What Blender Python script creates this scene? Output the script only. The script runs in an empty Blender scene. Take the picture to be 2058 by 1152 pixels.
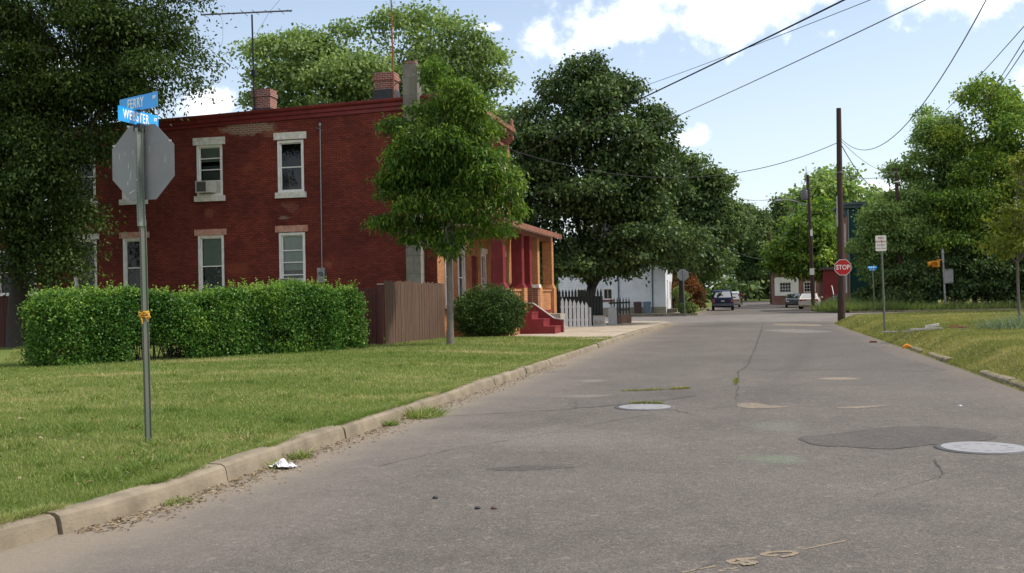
import bpy, math, random
import numpy as np
from mathutils import Vector, Matrix
R_ = math.radians
sc = bpy.context.scene
COL = sc.collection

# ------------------------------------------------------------------ camera
FPX, PW, PH = 2150.0, 2058.0, 1152.0
YAW, ROLL = math.atan(485/FPX), .02
PIT = math.atan(22.7/FPX)
CAM = np.array([0, 0, 1.55])
FW = np.array([-math.sin(YAW)*math.cos(PIT), math.cos(YAW)*math.cos(PIT), math.sin(PIT)])
r0 = np.array([math.cos(YAW), math.sin(YAW), 0]); u0 = np.cross(r0, FW)
RT = r0*math.cos(ROLL)-u0*math.sin(ROLL); UP = u0*math.cos(ROLL)+r0*math.sin(ROLL)
cam = bpy.data.cameras.new('camera'); camo = bpy.data.objects.new('camera', cam); COL.objects.link(camo)
cam.sensor_width = 36; cam.lens = 36*FPX/PW; cam.clip_end = 3000; cam.clip_start = .1
camo.matrix_world = Matrix(((RT[0], UP[0], -FW[0], CAM[0]), (RT[1], UP[1], -FW[1], CAM[1]), (RT[2], UP[2], -FW[2], CAM[2]), (0, 0, 0, 1)))
sc.camera = camo
def ray(px, py): return FW*FPX+RT*(px-1029)+UP*(576-py)
def at(px, py, y):                       # the point of the place at depth y on a line of sight
    v = ray(px, py); return CAM+v*(y/v[1])

# ------------------------------------------------------------------ sky and sun
SUN_EL, SUN_AZ = R_(53), math.atan2(.96, .24)      # azimuth from +Y towards +X
w = bpy.data.worlds.new('World'); sc.world = w; w.use_nodes = True
nt = w.node_tree; N = nt.nodes; LK = nt.links
for n in list(N): N.remove(n)
def nd(t, **k):
    n = N.new(t)
    for a, b in k.items(): setattr(n, a, b)
    return n
def mth(op, a, b=None, c=None, clamp=False):
    n = N.new('ShaderNodeMath'); n.operation = op; n.use_clamp = clamp
    for i, x in enumerate((a, b, c)):
        if x is None: continue
        if isinstance(x, (int, float)): n.inputs[i].default_value = x
        else: LK.new(x, n.inputs[i])
    return n.outputs[0]
sky = nd('ShaderNodeTexSky', sky_type='NISHITA', sun_disc=False)
sky.sun_elevation = SUN_EL; sky.sun_rotation = SUN_AZ; sky.air_density = 1.0; sky.dust_density = 1.6; sky.ozone_density = 1.0
tc = nd('ShaderNodeTexCoord'); sp = nd('ShaderNodeSeparateXYZ'); LK.new(tc.outputs['Generated'], sp.inputs[0])
dx, dy, dz = sp.outputs
ysafe = mth('MAXIMUM', dy, .05)
X, Z = mth('DIVIDE', dx, ysafe), mth('DIVIDE', dz, ysafe)
nz = nd('ShaderNodeTexNoise'); nz.inputs['Scale'].default_value = 11; nz.inputs['Detail'].default_value = 7; nz.inputs['Roughness'].default_value = .58
LK.new(tc.outputs['Generated'], nz.inputs['Vector'])
nz3 = nd('ShaderNodeTexNoise'); nz3.inputs['Scale'].default_value = 46; nz3.inputs['Detail'].default_value = 6; nz3.inputs['Roughness'].default_value = .6; LK.new(tc.outputs['Generated'], nz3.inputs['Vector'])
nz2 = nd('ShaderNodeTexNoise'); nz2.inputs['Scale'].default_value = 3.2; nz2.inputs['Detail'].default_value = 5
LK.new(tc.outputs['Generated'], nz2.inputs['Vector'])
acc = None
# cumulus heaps: azimuth and elevation tangents, and their half sizes
for (cx, cz, rx, rz) in [(.0, .262, .17, .036), (-.125, .247, .07, .026), (-.155, .243, .035, .018), (.08, .232, .05, .022), (.17, .268, .11, .02),
                         (-.245, .26, .025, .008), (-.54, .203, .035, .016), (.237, .18, .026, .018), (.112, .088, .03, .016), (.038, .07, .05, .012),
                         (-.05, .142, .022, .012), (-.02, .10, .02, .012), (-.72, .24, .06, .03)]:
    ex = mth('DIVIDE', mth('SUBTRACT', X, cx), rx); ez = mth('DIVIDE', mth('SUBTRACT', Z, cz), rz)
    m = mth('SUBTRACT', 1.0, mth('SQRT', mth('ADD', mth('MULTIPLY', ex, ex), mth('MULTIPLY', ez, ez))))
    m = mth('MAXIMUM', mth('SUBTRACT', m, .0 if rx*rz > 1.2e-3 else .45), -1.0)
    acc = m if acc is None else mth('MAXIMUM', acc, m)
front = mth('MULTIPLY_ADD', dy, 6.0, -.6, True)
acc = mth('ADD', mth('MULTIPLY', mth('ADD', acc, 1.0), front), -1.0)
dens = mth('ADD', mth('ADD', mth('MINIMUM', acc, .55), mth('MULTIPLY_ADD', nz3.outputs[0], 2.2, -1.1)), mth('MULTIPLY_ADD', nz.outputs[0], 4.4, -2.15))
other = mth('MULTIPLY_ADD', nz2.outputs[0], 6.0, -2.75)       # fair-weather clouds in the unseen rest of the sky, thickened for fill light
high = mth('MAXIMUM', mth('MULTIPLY_ADD', dz, 6.0, -2.1, True), mth('MULTIPLY_ADD', dy, -4.0, .3, True)); other = mth('MULTIPLY', mth('MULTIPLY', mth('MAXIMUM', other, 0.0), high), 1.2)
cl = nd('ShaderNodeMapRange'); cl.interpolation_type = 'SMOOTHSTEP'; LK.new(dens, cl.inputs[0])
cl.inputs[1].default_value = -.15; cl.inputs[2].default_value = 1.0
cover = mth('MAXIMUM', cl.outputs[0], mth('MULTIPLY', other, .9, None, True), None, True)
hz = mth('MULTIPLY', mth('SUBTRACT', 1.0, mth('MULTIPLY', mth('MAXIMUM', dz, 0.0), 2.0), None, True), .36)   # thin veil, thicker low down
mix0 = nd('ShaderNodeMixRGB'); LK.new(hz, mix0.inputs[0]); LK.new(sky.outputs[0], mix0.inputs[1]); mix0.inputs[2].default_value = (8.4, 9.0, 9.8, 1)
mix = nd('ShaderNodeMixRGB'); LK.new(cover, mix.inputs[0]); LK.new(mix0.outputs[0], mix.inputs[1]); cm = nd('ShaderNodeMixRGB'); LK.new(mth('MULTIPLY_ADD', nz2.outputs[0], 3.0, -1.1, True), cm.inputs[0]); cm.inputs[1].default_value = (8.9, 9.2, 9.8, 1); cm.inputs[2].default_value = (11.2, 11.1, 11.0, 1); LK.new(cm.outputs[0], mix.inputs[2])
bg = nd('ShaderNodeBackground'); bg.inputs[1].default_value = .101; LK.new(mix.outputs[0], bg.inputs[0])
wo = nd('ShaderNodeOutputWorld'); LK.new(bg.outputs[0], wo.inputs[0])
sl = bpy.data.lights.new('sun', 'SUN'); sl.energy = 2.7; sl.angle = R_(3.0); sl.color = (1, .95, .86)
so = bpy.data.objects.new('sun', sl); COL.objects.link(so); so.location = (30, 20, 60)
sd = Vector((math.sin(SUN_AZ)*math.cos(SUN_EL), math.cos(SUN_AZ)*math.cos(SUN_EL), math.sin(SUN_EL)))
so.rotation_euler = (-sd).to_track_quat('-Z', 'Y').to_euler()
sc.view_settings.view_transform = 'Standard'; sc.view_settings.look = 'None'; sc.view_settings.exposure = .75; sc.view_settings.gamma = 1
sc.cycles.max_bounces = 6; sc.cycles.transparent_max_bounces = 8

# ------------------------------------------------------------------ helpers
rng = np.random.default_rng(7); random.seed(7)
ORG = {}
def tag(o, label=None, cat=None, group=None, kind=None):
    if label: o['label'] = label
    if cat: o['category'] = cat
    if group: o['group'] = group
    if kind: o['kind'] = kind
    return o
def thing(name, label, cat, loc, group=None):
    o = bpy.data.objects.new(name, None); COL.objects.link(o); o.location = loc; o.empty_display_size = .2
    ORG[o] = Vector(loc); return tag(o, label, cat, group)
def link(name, me, parent=None, m=None):
    o = bpy.data.objects.new(name, me); COL.objects.link(o)
    if parent is not None:
        o.parent = parent; ORG[o] = ORG[parent]
    if m is not None: me.materials.append(m)
    return o
def dup(o, parent=None):
    c = o.copy(); COL.objects.link(c)
    if parent is not None: c.parent = parent
    for ch in [k for k in bpy.data.objects if k.parent == o]: dup(ch, c)
    return c
class MB:
    def __init__(s): s.v = []; s.f = []; s.mi = []; s.sm = []
    def add(s, vs, fs, mi=0, sm=False):
        b = len(s.v); s.v += [tuple(p) for p in vs]
        for f in fs: s.f.append(tuple(i+b for i in f)); s.mi.append(mi); s.sm.append(sm)
        return s
    def box(s, x0, x1, y0, y1, z0, z1, mi=0, mp=None):
        vs = [(x, y, z) for x in (x0, x1) for y in (y0, y1) for z in (z0, z1)]
        if mp: vs = [mp(*p) for p in vs]
        return s.add(vs, [(0, 1, 3, 2), (4, 6, 7, 5), (0, 4, 5, 1), (2, 3, 7, 6), (0, 2, 6, 4), (1, 5, 7, 3)], mi)
    def quad(s, *p, mi=0): return s.add(p, [tuple(range(len(p)))], mi)
    def prism(s, poly, a, mi=0):             # polygon (points) swept by vector a
        n = len(poly); a = Vector(a); P = [Vector(p) for p in poly]; Q = [p+a for p in P]
        return s.add(P+Q, [tuple(range(n)), tuple(range(2*n-1, n-1, -1))]+[(i, (i+1) % n, n+(i+1) % n, n+i) for i in range(n)], mi)
    def tube(s, pts, rad, n=8, mi=0, caps=True):
        pts = [Vector(p) for p in pts]; rad = rad if hasattr(rad, '__len__') else [rad]*len(pts)
        vs = []; fs = []; prev = None
        for i, p in enumerate(pts):
            t = (pts[min(i+1, len(pts)-1)]-pts[max(i-1, 0)]).normalized()
            a = prev if prev is not None else (Vector((1, 0, 0)) if abs(t.x) < .9 else Vector((0, 1, 0)))
            a = (a-t*a.dot(t)).normalized(); prev = a; b = t.cross(a)
            for k in range(n):
                th = 2*math.pi*k/n; vs.append(p+(a*math.cos(th)+b*math.sin(th))*rad[i])
        for i in range(len(pts)-1):
            for k in range(n): fs.append((i*n+k, i*n+(k+1) % n, (i+1)*n+(k+1) % n, (i+1)*n+k))
        s.add(vs, fs, mi, True)
        if caps: s.add(vs[:n], [tuple(range(n))], mi); s.add(vs[-n:], [tuple(range(n))], mi)
        return s
    def lathe(s, c, prof, n=16, mi=0):
        return s.tube([(c[0], c[1], c[2]+z) for r, z in prof], [max(r, 1e-3) for r, z in prof], n, mi)
    def loft(s, rings, mi=0, caps=True, sm=False):
        n = len(rings[0]); vs = [p for r in rings for p in r]; fs = []
        for i in range(len(rings)-1):
            for k in range(n): fs.append((i*n+k, i*n+(k+1) % n, (i+1)*n+(k+1) % n, (i+1)*n+k))
        s.add(vs, fs, mi, sm)
        if caps: s.add(rings[0], [tuple(range(n))], mi); s.add(rings[-1], [tuple(range(n))], mi)
        return s
    def build(s, name, mats, parent=None, **k):
        me = bpy.data.meshes.new(name); org = ORG.get(parent, Vector((0, 0, 0)))
        V = np.array(s.v, dtype=np.float64).reshape(-1, 3)
        me.from_pydata([tuple(p) for p in (V-np.array(org))], [], s.f)
        for m in (mats if isinstance(mats, (list, tuple)) else [mats]): me.materials.append(m)
        me.polygons.foreach_set('material_index', s.mi); me.polygons.foreach_set('use_smooth', s.sm)
        uv = me.uv_layers.new(name='UV'); nl = len(me.loops)
        li = np.zeros(nl, np.int32); me.loops.foreach_get('vertex_index', li)
        nr = np.zeros(len(me.polygons)*3); me.polygons.foreach_get('normal', nr); nr = np.abs(nr.reshape(-1, 3))
        tot = np.zeros(len(me.polygons), np.int32); me.polygons.foreach_get('loop_total', tot)
        ax = np.repeat(np.argmax(nr, 1), tot); P = V[li]; U = np.empty((nl, 2))
        U[:, 0] = np.where(ax == 0, P[:, 1], P[:, 0]); U[:, 1] = np.where(ax == 2, P[:, 1], P[:, 2])
        uv.data.foreach_set('uv', U.ravel()); me.update()
        o = link(name, me, parent)
        return tag(o, k.get('label'), k.get('cat'), k.get('group'), k.get('kind'))

# ------------------------------------------------------------------ materials
def mat(name):
    m = bpy.data.materials.new(name); m.use_nodes = True; return m, m.node_tree.nodes, m.node_tree.links
def noise(n, l, vec, scale, detail=4, rough=.55):
    t = n.new('ShaderNodeTexNoise'); t.inputs['Scale'].default_value = scale; t.inputs['Detail'].default_value = detail; t.inputs['Roughness'].default_value = rough
    l.new(vec, t.inputs['Vector']); return t.outputs[0]
def ramp(n, l, fac, stops):
    r = n.new('ShaderNodeValToRGB'); e = r.color_ramp.elements
    while len(e) < len(stops): e.new(.5)
    for i, (p, c) in enumerate(stops): e[i].position = p; e[i].color = (*c, 1) if len(c) == 3 else c
    l.new(fac, r.inputs[0]); return r.outputs[0]
def mixc(n, l, fac, a, b, mode='MIX'):
    m = n.new('ShaderNodeMixRGB'); m.blend_type = mode
    for i, x in enumerate((fac, a, b)):
        if isinstance(x, (int, float)): m.inputs[i].default_value = x
        elif isinstance(x, tuple): m.inputs[i].default_value = (*x[:3], 1)
        else: l.new(x, m.inputs[i])
    return m.outputs[0]
def nmath(n, l, op, a, b=None, clamp=False):
    m = n.new('ShaderNodeMath'); m.operation = op; m.use_clamp = clamp
    for i, x in enumerate((a, b)):
        if x is None: continue
        if isinstance(x, (int, float)): m.inputs[i].default_value = x
        else: l.new(x, m.inputs[i])
    return m.outputs[0]
def smooth(n, l, v, lo, hi):
    m = n.new('ShaderNodeMapRange'); m.interpolation_type = 'SMOOTHSTEP'; m.inputs[1].default_value = lo; m.inputs[2].default_value = hi
    l.new(v, m.inputs[0]); return m.outputs[0]
def bump(n, l, h, s, dist=.02):
    b = n.new('ShaderNodeBump'); b.inputs['Strength'].default_value = s; b.inputs['Distance'].default_value = dist
    l.new(h, b.inputs['Height']); l.new(b.outputs[0], n['Principled BSDF'].inputs['Normal'])
def P(name, c, c2=None, rough=.75, spec=.3, metal=0, scale=6, bmp=0, bscale=60, lo=.35, hi=.65, stretch=None, coord='pos'):
    m, n, l = mat(name); b = n['Principled BSDF']
    b.inputs['Roughness'].default_value = rough; b.inputs['Specular IOR Level'].default_value = spec; b.inputs['Metallic'].default_value = metal
    if coord == 'pos': vec = n.new('ShaderNodeNewGeometry').outputs['Position']
    else: vec = n.new('ShaderNodeTexCoord').outputs['Object']
    if stretch:
        mp = n.new('ShaderNodeMapping'); mp.inputs['Scale'].default_value = stretch; l.new(vec, mp.inputs[0]); vec = mp.outputs[0]
    if c2 is None: c2 = tuple(x*.72 for x in c)
    f = noise(n, l, vec, scale, 6, .62)
    l.new(ramp(n, l, f, [(lo, c), (hi, c2)]), b.inputs['Base Color'])
    if bmp: bump(n, l, noise(n, l, vec, bscale, 3), bmp, .01)
    return m
def brick(name, c1, c2, mortar, patch=None, rough=.85, msize=.009):
    m, n, l = mat(name); b = n['Principled BSDF']; b.inputs['Roughness'].default_value = rough; b.inputs['Specular IOR Level'].default_value = .2
    uv = n.new('ShaderNodeUVMap').outputs[0]; pos = n.new('ShaderNodeNewGeometry').outputs['Position']
    t = n.new('ShaderNodeTexBrick'); l.new(uv, t.inputs['Vector'])
    t.inputs['Color1'].default_value = (*c1, 1); t.inputs['Color2'].default_value = (*c2, 1); t.inputs['Mortar'].default_value = (*mortar, 1)
    t.inputs['Scale'].default_value = 1; t.inputs['Brick Width'].default_value = .215; t.inputs['Row Height'].default_value = .0757; t.inputs['Mortar Size'].default_value = msize
    t.inputs['Bias'].default_value = -.1
    col = mixc(n, l, .75, t.outputs[0], ramp(n, l, noise(n, l, pos, .7, 6, .6), [(.3, (.62, .62, .66)), (.7, (1.3, 1.32, 1.2))]), 'MULTIPLY')
    col = mixc(n, l, .5, col, ramp(n, l, noise(n, l, pos, 5, 5, .7), [(.3, (.6, .6, .6)), (.7, (1.3, 1.3, 1.3))]), 'MULTIPLY')
    for (cx, cz, rx, rz, cc, lo) in patch or []:
        s = n.new('ShaderNodeSeparateXYZ'); l.new(pos, s.inputs[0])
        ex = nmath(n, l, 'DIVIDE', nmath(n, l, 'SUBTRACT', s.outputs[0], cx), rx); ez = nmath(n, l, 'DIVIDE', nmath(n, l, 'SUBTRACT', s.outputs[2], cz), rz)
        d = nmath(n, l, 'SQRT', nmath(n, l, 'ADD', nmath(n, l, 'MULTIPLY', ex, ex), nmath(n, l, 'MULTIPLY', ez, ez)))
        k = nmath(n, l, 'SUBTRACT', nmath(n, l, 'ADD', noise(n, l, pos, 3.5, 6, .7), .35), d)
        rows = nmath(n, l, 'MULTIPLY', smooth(n, l, k, lo, lo+.3), nmath(n, l, 'ADD', nmath(n, l, 'MULTIPLY', t.outputs['Fac'], .75), .25))
        col = mixc(n, l, rows, col, cc)
    l.new(col, b.inputs['Base Color']); bump(n, l, t.outputs['Fac'], -.5, .008)
    return m
def leafmat(name, c1, c2, c3, trans=.35, rough=.5):
    m, n, l = mat(name); b = n['Principled BSDF']; b.inputs['Roughness'].default_value = rough; b.inputs['Specular IOR Level'].default_value = .13
    a = n.new('ShaderNodeAttribute'); a.attribute_name = 'tint'
    col = ramp(n, l, a.outputs['Fac'], [(.15, c1), (.5, c2), (.9, c3)])
    l.new(col, b.inputs['Base Color'])
    t = n.new('ShaderNodeBsdfTranslucent'); l.new(mixc(n, l, 1.0, col, (1.25, 1.35, .7), 'MULTIPLY'), t.inputs[0])
    x = n.new('ShaderNodeMixShader'); x.inputs[0].default_value = trans
    l.new(b.outputs[0], x.inputs[1]); l.new(t.outputs[0], x.inputs[2]); l.new(x.outputs[0], n['Material Output'].inputs[0])
    return m
def glassmat(name, c=(.012, .015, .016), rough=.04):
    m, n, l = mat(name); b = n['Principled BSDF']; b.inputs['Base Color'].default_value = (*c, 1); b.inputs['Roughness'].default_value = rough
    g = n.new('ShaderNodeBsdfTransparent'); g.inputs[0].default_value = (.8, .86, .84, 1)
    f = n.new('ShaderNodeFresnel'); f.inputs[0].default_value = 1.5
    gl = n.new('ShaderNodeBsdfGlossy'); gl.inputs['Roughness'].default_value = rough
    x = n.new('ShaderNodeMixShader'); l.new(f.outputs[0], x.inputs[0]); l.new(g.outputs[0], x.inputs[1]); l.new(gl.outputs[0], x.inputs[2])
    l.new(x.outputs[0], n['Material Output'].inputs[0]); return m
def carpaint(name, c, rough=.3):
    m, n, l = mat(name); b = n['Principled BSDF']; b.inputs['Base Color'].default_value = (*c, 1); b.inputs['Roughness'].default_value = rough
    b.inputs['Coat Weight'].default_value = .6; b.inputs['Coat Roughness'].default_value = .08
    return m
M = {}
M['redbrick'] = brick('painted red brick', (.195, .038, .024), (.124, .025, .018), (.058, .018, .015),
                      [(-17.55, 7.82, 1.5, .36, (.36, .30, .22), .05), (-16.5, 7.55, 1.3, .25, (.26, .12, .07), .25), (-16.2, 4.55, .7, .2, (.3, .24, .2), .42), (-16.2, 5.0, .6, .5, (.25, .13, .09), .55), (-14.6, 2.9, 1.2, .5, (.28, .10, .05), .5), (-19.1, 4.85, .55, .4, (.20, .085, .05), .35), (-15.9, 4.95, .7, .35, (.21, .09, .06), .3), (-13.2, 6.2, 1.6, 1.2, (.07, .016, .012), .45), (-18, 2.8, 1.8, .7, (.20, .06, .03), .45), (-17.6, 6.4, 1.0, .8, (.19, .055, .03), .5)])
M['orangebrick'] = brick('orange brick', (.42, .17, .06), (.33, .12, .045), (.36, .24, .15))
M['brownbrick'] = brick('brown brick', (.26, .10, .05), (.20, .075, .04), (.25, .2, .15))
M['chimbrick'] = brick('chimney brick', (.25, .06, .035), (.16, .04, .03), (.30, .25, .22), msize=.012)
M['redpaint'] = P('dark red paint', (.19, .022, .022), (.13, .016, .017), rough=.5, scale=3, bmp=.1)
M['redstep'] = P('red step paint', (.22, .028, .032), (.16, .022, .024), rough=.55, scale=4)
M['stonewhite'] = P('whitewashed stone', (.76, .72, .66), (.52, .47, .41), scale=5, bmp=.3, bscale=25)
M['stonepink'] = P('worn pink stone', (.45, .16, .10), (.50, .34, .27), scale=7, bmp=.3, bscale=25)
M['whitewood'] = P('white window paint', (.80, .78, .74), (.66, .63, .58), rough=.5, scale=4)
M['glass'] = glassmat('window glass')
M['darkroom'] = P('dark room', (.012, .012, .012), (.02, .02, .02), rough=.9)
M['shade'] = P('grey window shade', (.36, .40, .34), (.30, .34, .29), rough=.8, scale=2)
M['curtain'] = P('dim curtain', (.17, .18, .17), (.10, .11, .10), rough=.9, stretch=(9, 9, .5))
M['acwhite'] = P('appliance enamel', (.58, .56, .50), (.48, .46, .41), rough=.4)
M['grille'] = P('dark grille', (.06, .06, .06), (.12, .12, .12), scale=20, stretch=(1, 1, 12))
M['tar'] = P('black tar', (.018, .018, .02), (.035, .035, .035), rough=.6, bmp=.4, bscale=20)
M['cmu'] = brick('grey block', (.20, .18, .155), (.155, .14, .12), (.11, .10, .09))
M['cmu'].node_tree.nodes['Brick Texture'].inputs['Brick Width'].default_value = .46
M['cmu'].node_tree.nodes['Brick Texture'].inputs['Row Height'].default_value = .61
M['roof'] = P('roof felt', (.07, .07, .07), (.10, .10, .095))
M['shingle'] = P('pale porch roofing', (.42, .40, .37), (.30, .28, .26), scale=8)
M['metal'] = P('galvanised metal', (.30, .30, .29), (.22, .22, .21), rough=.45, metal=.6, scale=9)
M['signback'] = P('sign back', (.235, .235, .232), (.20, .20, .198), rough=.5, metal=.25, scale=3, bmp=.04)
M['scratch'] = P('pale scratch', (.6, .6, .58))
M['postgreen'] = P('weathered green post', (.10, .145, .10), (.16, .14, .12), rough=.45, metal=.3, scale=5, stretch=(3, 3, .6))
M['postsilver'] = P('post face', (.22, .24, .20), (.12, .14, .115), rough=.4, metal=.5, scale=4, stretch=(3, 3, .5))
M['hole'] = P('punched hole', (.015, .015, .015))
M['blue'] = P('street name blue', (.012, .33, .78), (.01, .29, .70), rough=.35, spec=.5)
M['letter'] = P('white lettering', (.82, .82, .80), (.78, .78, .76))
M['black'] = P('black lettering', (.02, .02, .02))
M['signred'] = P('stop sign red', (.50, .012, .016), (.44, .010, .014), rough=.4)
M['signwhite'] = P('sign white', (.78, .75, .66), (.70, .68, .60), rough=.4)
M['redletter'] = P('red lettering', (.42, .03, .02))
M['yellow'] = P('yellow caution tape', (.70, .38, .02), (.55, .28, .02), rough=.4)
M['signal'] = P('signal amber paint', (.60, .25, .012), (.48, .19, .01), rough=.45)
M['wood'] = P('brown fence wood', (.135, .078, .050), (.068, .040, .028), scale=5, stretch=(14, 14, .5), bmp=.3, bscale=20)
M['redwood'] = P('red brown fence', (.085, .026, .017), (.05, .017, .012), scale=5, stretch=(12, 12, .5))
M['darkwood'] = P('dark fence wood', (.018, .022, .02), (.03, .034, .03), stretch=(10, 10, .6))
M['greyfence'] = P('weathered grey picket', (.42, .43, .44), (.26, .27, .28), scale=5, stretch=(9, 9, .8))
M['poletimber'] = P('creosoted timber', (.065, .036, .026), (.035, .02, .016), scale=5, stretch=(18, 18, .5), bmp=.3, bscale=20)
M['wire'] = P('cable', (.02, .02, .02))
M['wiregrey'] = P('grey cable', (.16, .155, .15))
M['concrete'] = P('kerb concrete', (.255, .208, .145), (.145, .118, .082), scale=2.2, bmp=.5, bscale=45, rough=.9)
M['walk'] = P('pavement concrete', (.40, .33, .25), (.30, .25, .185), scale=1.3, bmp=.2, bscale=60, rough=.9)
M['bark'] = P('grey bark', (.17, .14, .115), (.10, .082, .066), scale=7, stretch=(5, 5, 1.2), bmp=.6, bscale=18)
M['darkbark'] = P('dark bark', (.05, .04, .033), (.028, .023, .02), scale=7, stretch=(5, 5, 1.2), bmp=.6, bscale=18)
M['siding'] = P('white clapboard', (.70, .71, .74), (.62, .63, .66), rough=.6, scale=2)
M['found'] = P('foundation', (.33, .28, .23), (.24, .20, .17))
M['greenpaint'] = P('dark green siding', (.010, .066, .056), (.008, .05, .044), rough=.6, scale=2)
M['trimgrey'] = P('grey green trim', (.10, .14, .15), (.06, .09, .09))
M['yellowside'] = P('yellow siding', (.40, .21, .05), (.30, .15, .035))
M['rustpipe'] = P('orange brown pipe', (.30, .085, .025), (.2, .06, .02))
M['copper'] = P('brown cornice paint', (.28, .12, .075), (.16, .07, .05), rough=.6)
M['binbrown'] = P('brown bin plastic', (.09, .055, .05), rough=.5)
M['binblue'] = P('grey blue bin plastic', (.15, .20, .26), rough=.5)
M['tyre'] = P('tyre rubber', (.016, .016, .016), rough=.85)
M['rim'] = P('wheel rim', (.35, .35, .35), rough=.3, metal=.7)
M['carglass'] = P('car glass', (.03, .036, .036), rough=.04, spec=1.0)
M['carglass'].node_tree.nodes['Principled BSDF'].inputs['IOR'].default_value = 2.1
M['tail'] = P('tail lamp red', (.5, .015, .01), rough=.2, spec=.6)
M['lamp'] = P('head lamp', (.6, .6, .58), rough=.15, spec=.7)
M['bumper'] = P('grey bumper', (.14, .14, .15), rough=.5)
M['plate'] = P('licence plate', (.62, .56, .38))
M['sheet'] = P('painted rear window reflection', (.4, .42, .44), rough=.2)  # sky reflection put into a pale colour; worn by no object
M['skin'] = P('dark skin', (.07, .035, .022), rough=.55)
M['shirt'] = P('dark red shirt', (.12, .02, .02)); M['trousers'] = P('dark trousers', (.02, .02, .025)); M['hair'] = P('black hair', (.008, .007, .007))
M['paper'] = P('white paper litter', (.72, .70, .74), (.6, .56, .66))
M['orange'] = P('orange plastic', (.72, .26, .02), (.6, .2, .02))
M['board'] = P('weathered board', (.36, .33, .29), (.24, .22, .19))
M['maniron'] = P('worn iron lid', (.30, .285, .285), (.24, .23, .23), rough=.5, metal=.2, scale=30)
M['manring'] = P('iron ring', (.10, .095, .09), (.07, .066, .062), rough=.7)
M['crack'] = P('crack', (.045, .04, .034), (.08, .07, .058), scale=9)
M['paint'] = P('faded tan road paint', (.235, .178, .112), (.125, .108, .09), scale=60, lo=.46, hi=.66)
M['greenpaintspray'] = None
# leaves
M['lf_left'] = leafmat('locust leaf', (0.019, 0.037, 0.010), (0.050, 0.081, 0.020), (0.110, 0.140, 0.031), .30)
M['lf_street'] = leafmat('glossy drooping leaf', (0.034, 0.079, 0.016), (0.086, 0.157, 0.026), (0.250, 0.319, 0.053), .38, .38)
M['lf_maple'] = leafmat('maple leaf', (0.094, 0.152, 0.054), (0.185, 0.263, 0.089), (0.313, 0.389, 0.125), .3)
M['lf_dark'] = leafmat('dark green leaf', (0.029, 0.058, 0.022), (0.070, 0.111, 0.038), (0.173, 0.223, 0.068), .22, .42)
M['lf_third'] = leafmat('green leaf', (0.051, 0.086, 0.035), (0.100, 0.151, 0.054), (0.199, 0.251, 0.086), .3)
M['lf_right'] = leafmat('yellow green leaf', (0.068, 0.132, 0.025), (0.152, 0.245, 0.046), (0.389, 0.426, 0.064), .35)
M['lf_pale'] = leafmat('pale green leaf', (0.116, 0.185, 0.065), (0.221, 0.318, 0.102), (0.364, 0.466, 0.138), .35)
M['lf_young'] = leafmat('young tree leaf', (0.086, 0.125, 0.022), (0.186, 0.213, 0.035), (0.331, 0.300, 0.050), .4)
M['lf_hedge'] = leafmat('hedge leaf', (0.034, 0.091, 0.018), (0.082, 0.175, 0.031), (0.252, 0.365, 0.065), .3, .4)
M['lf_shrub'] = leafmat('clipped shrub leaf', (0.025, 0.058, 0.017), (0.059, 0.105, 0.027), (0.153, 0.204, 0.051), .25, .45)
M['lf_red'] = leafmat('bronze leaf', (0.046, 0.044, 0.018), (0.126, 0.069, 0.025), (0.318, 0.062, 0.037), .3)
M['lf_weed'] = leafmat('weed leaf', (0.089, 0.131, 0.041), (0.178, 0.233, 0.075), (0.337, 0.374, 0.150), .35)
M['lf_bluegrass'] = leafmat('grey green grass blade', (0.085, 0.127, 0.075), (0.171, 0.218, 0.138), (0.329, 0.368, 0.253), .3)
M['blade'] = leafmat('lawn blade', (0.113, 0.169, 0.035), (0.210, 0.253, 0.075), (0.481, 0.374, 0.211), .3, .6)
M['blade_dry'] = leafmat('dry lawn blade', (0.116, 0.147, 0.036), (0.224, 0.226, 0.074), (0.422, 0.366, 0.157), .3, .6)

def lawnmat(name, a, b_, c):
    m, n, l = mat(name); b = n['Principled BSDF']; b.inputs['Roughness'].default_value = .95; b.inputs['Specular IOR Level'].default_value = .1
    pos = n.new('ShaderNodeNewGeometry').outputs['Position']
    x = ramp(n, l, noise(n, l, pos, .55, 6, .65), [(.32, a), (.6, b_), (.78, c)])
    y = ramp(n, l, noise(n, l, pos, 38, 5, .7), [(.3, (.55, .55, .5)), (.5, (1, 1, 1)), (.72, (1.6, 1.5, 1.5))])
    x = mixc(n, l, .85, x, y, 'MULTIPLY')
    x = mixc(n, l, smooth(n, l, noise(n, l, pos, 4.2, 6, .7), .58, .74), x, c)
    l.new(x, b.inputs['Base Color']); bump(n, l, noise(n, l, pos, 30, 5, .7), .8, .04); return m
M['lawn'] = lawnmat('lawn', (.105, .150, .032), (.135, .17, .045), (.20, .18, .08))
M['dirt'] = P('bare dirt', (.16, .12, .08), (.10, .075, .05), scale=3, bmp=.3)
M['lawndry'] = lawnmat('dry lawn', (.085, .105, .026), (.16, .145, .048), (.25, .195, .085))

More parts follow.
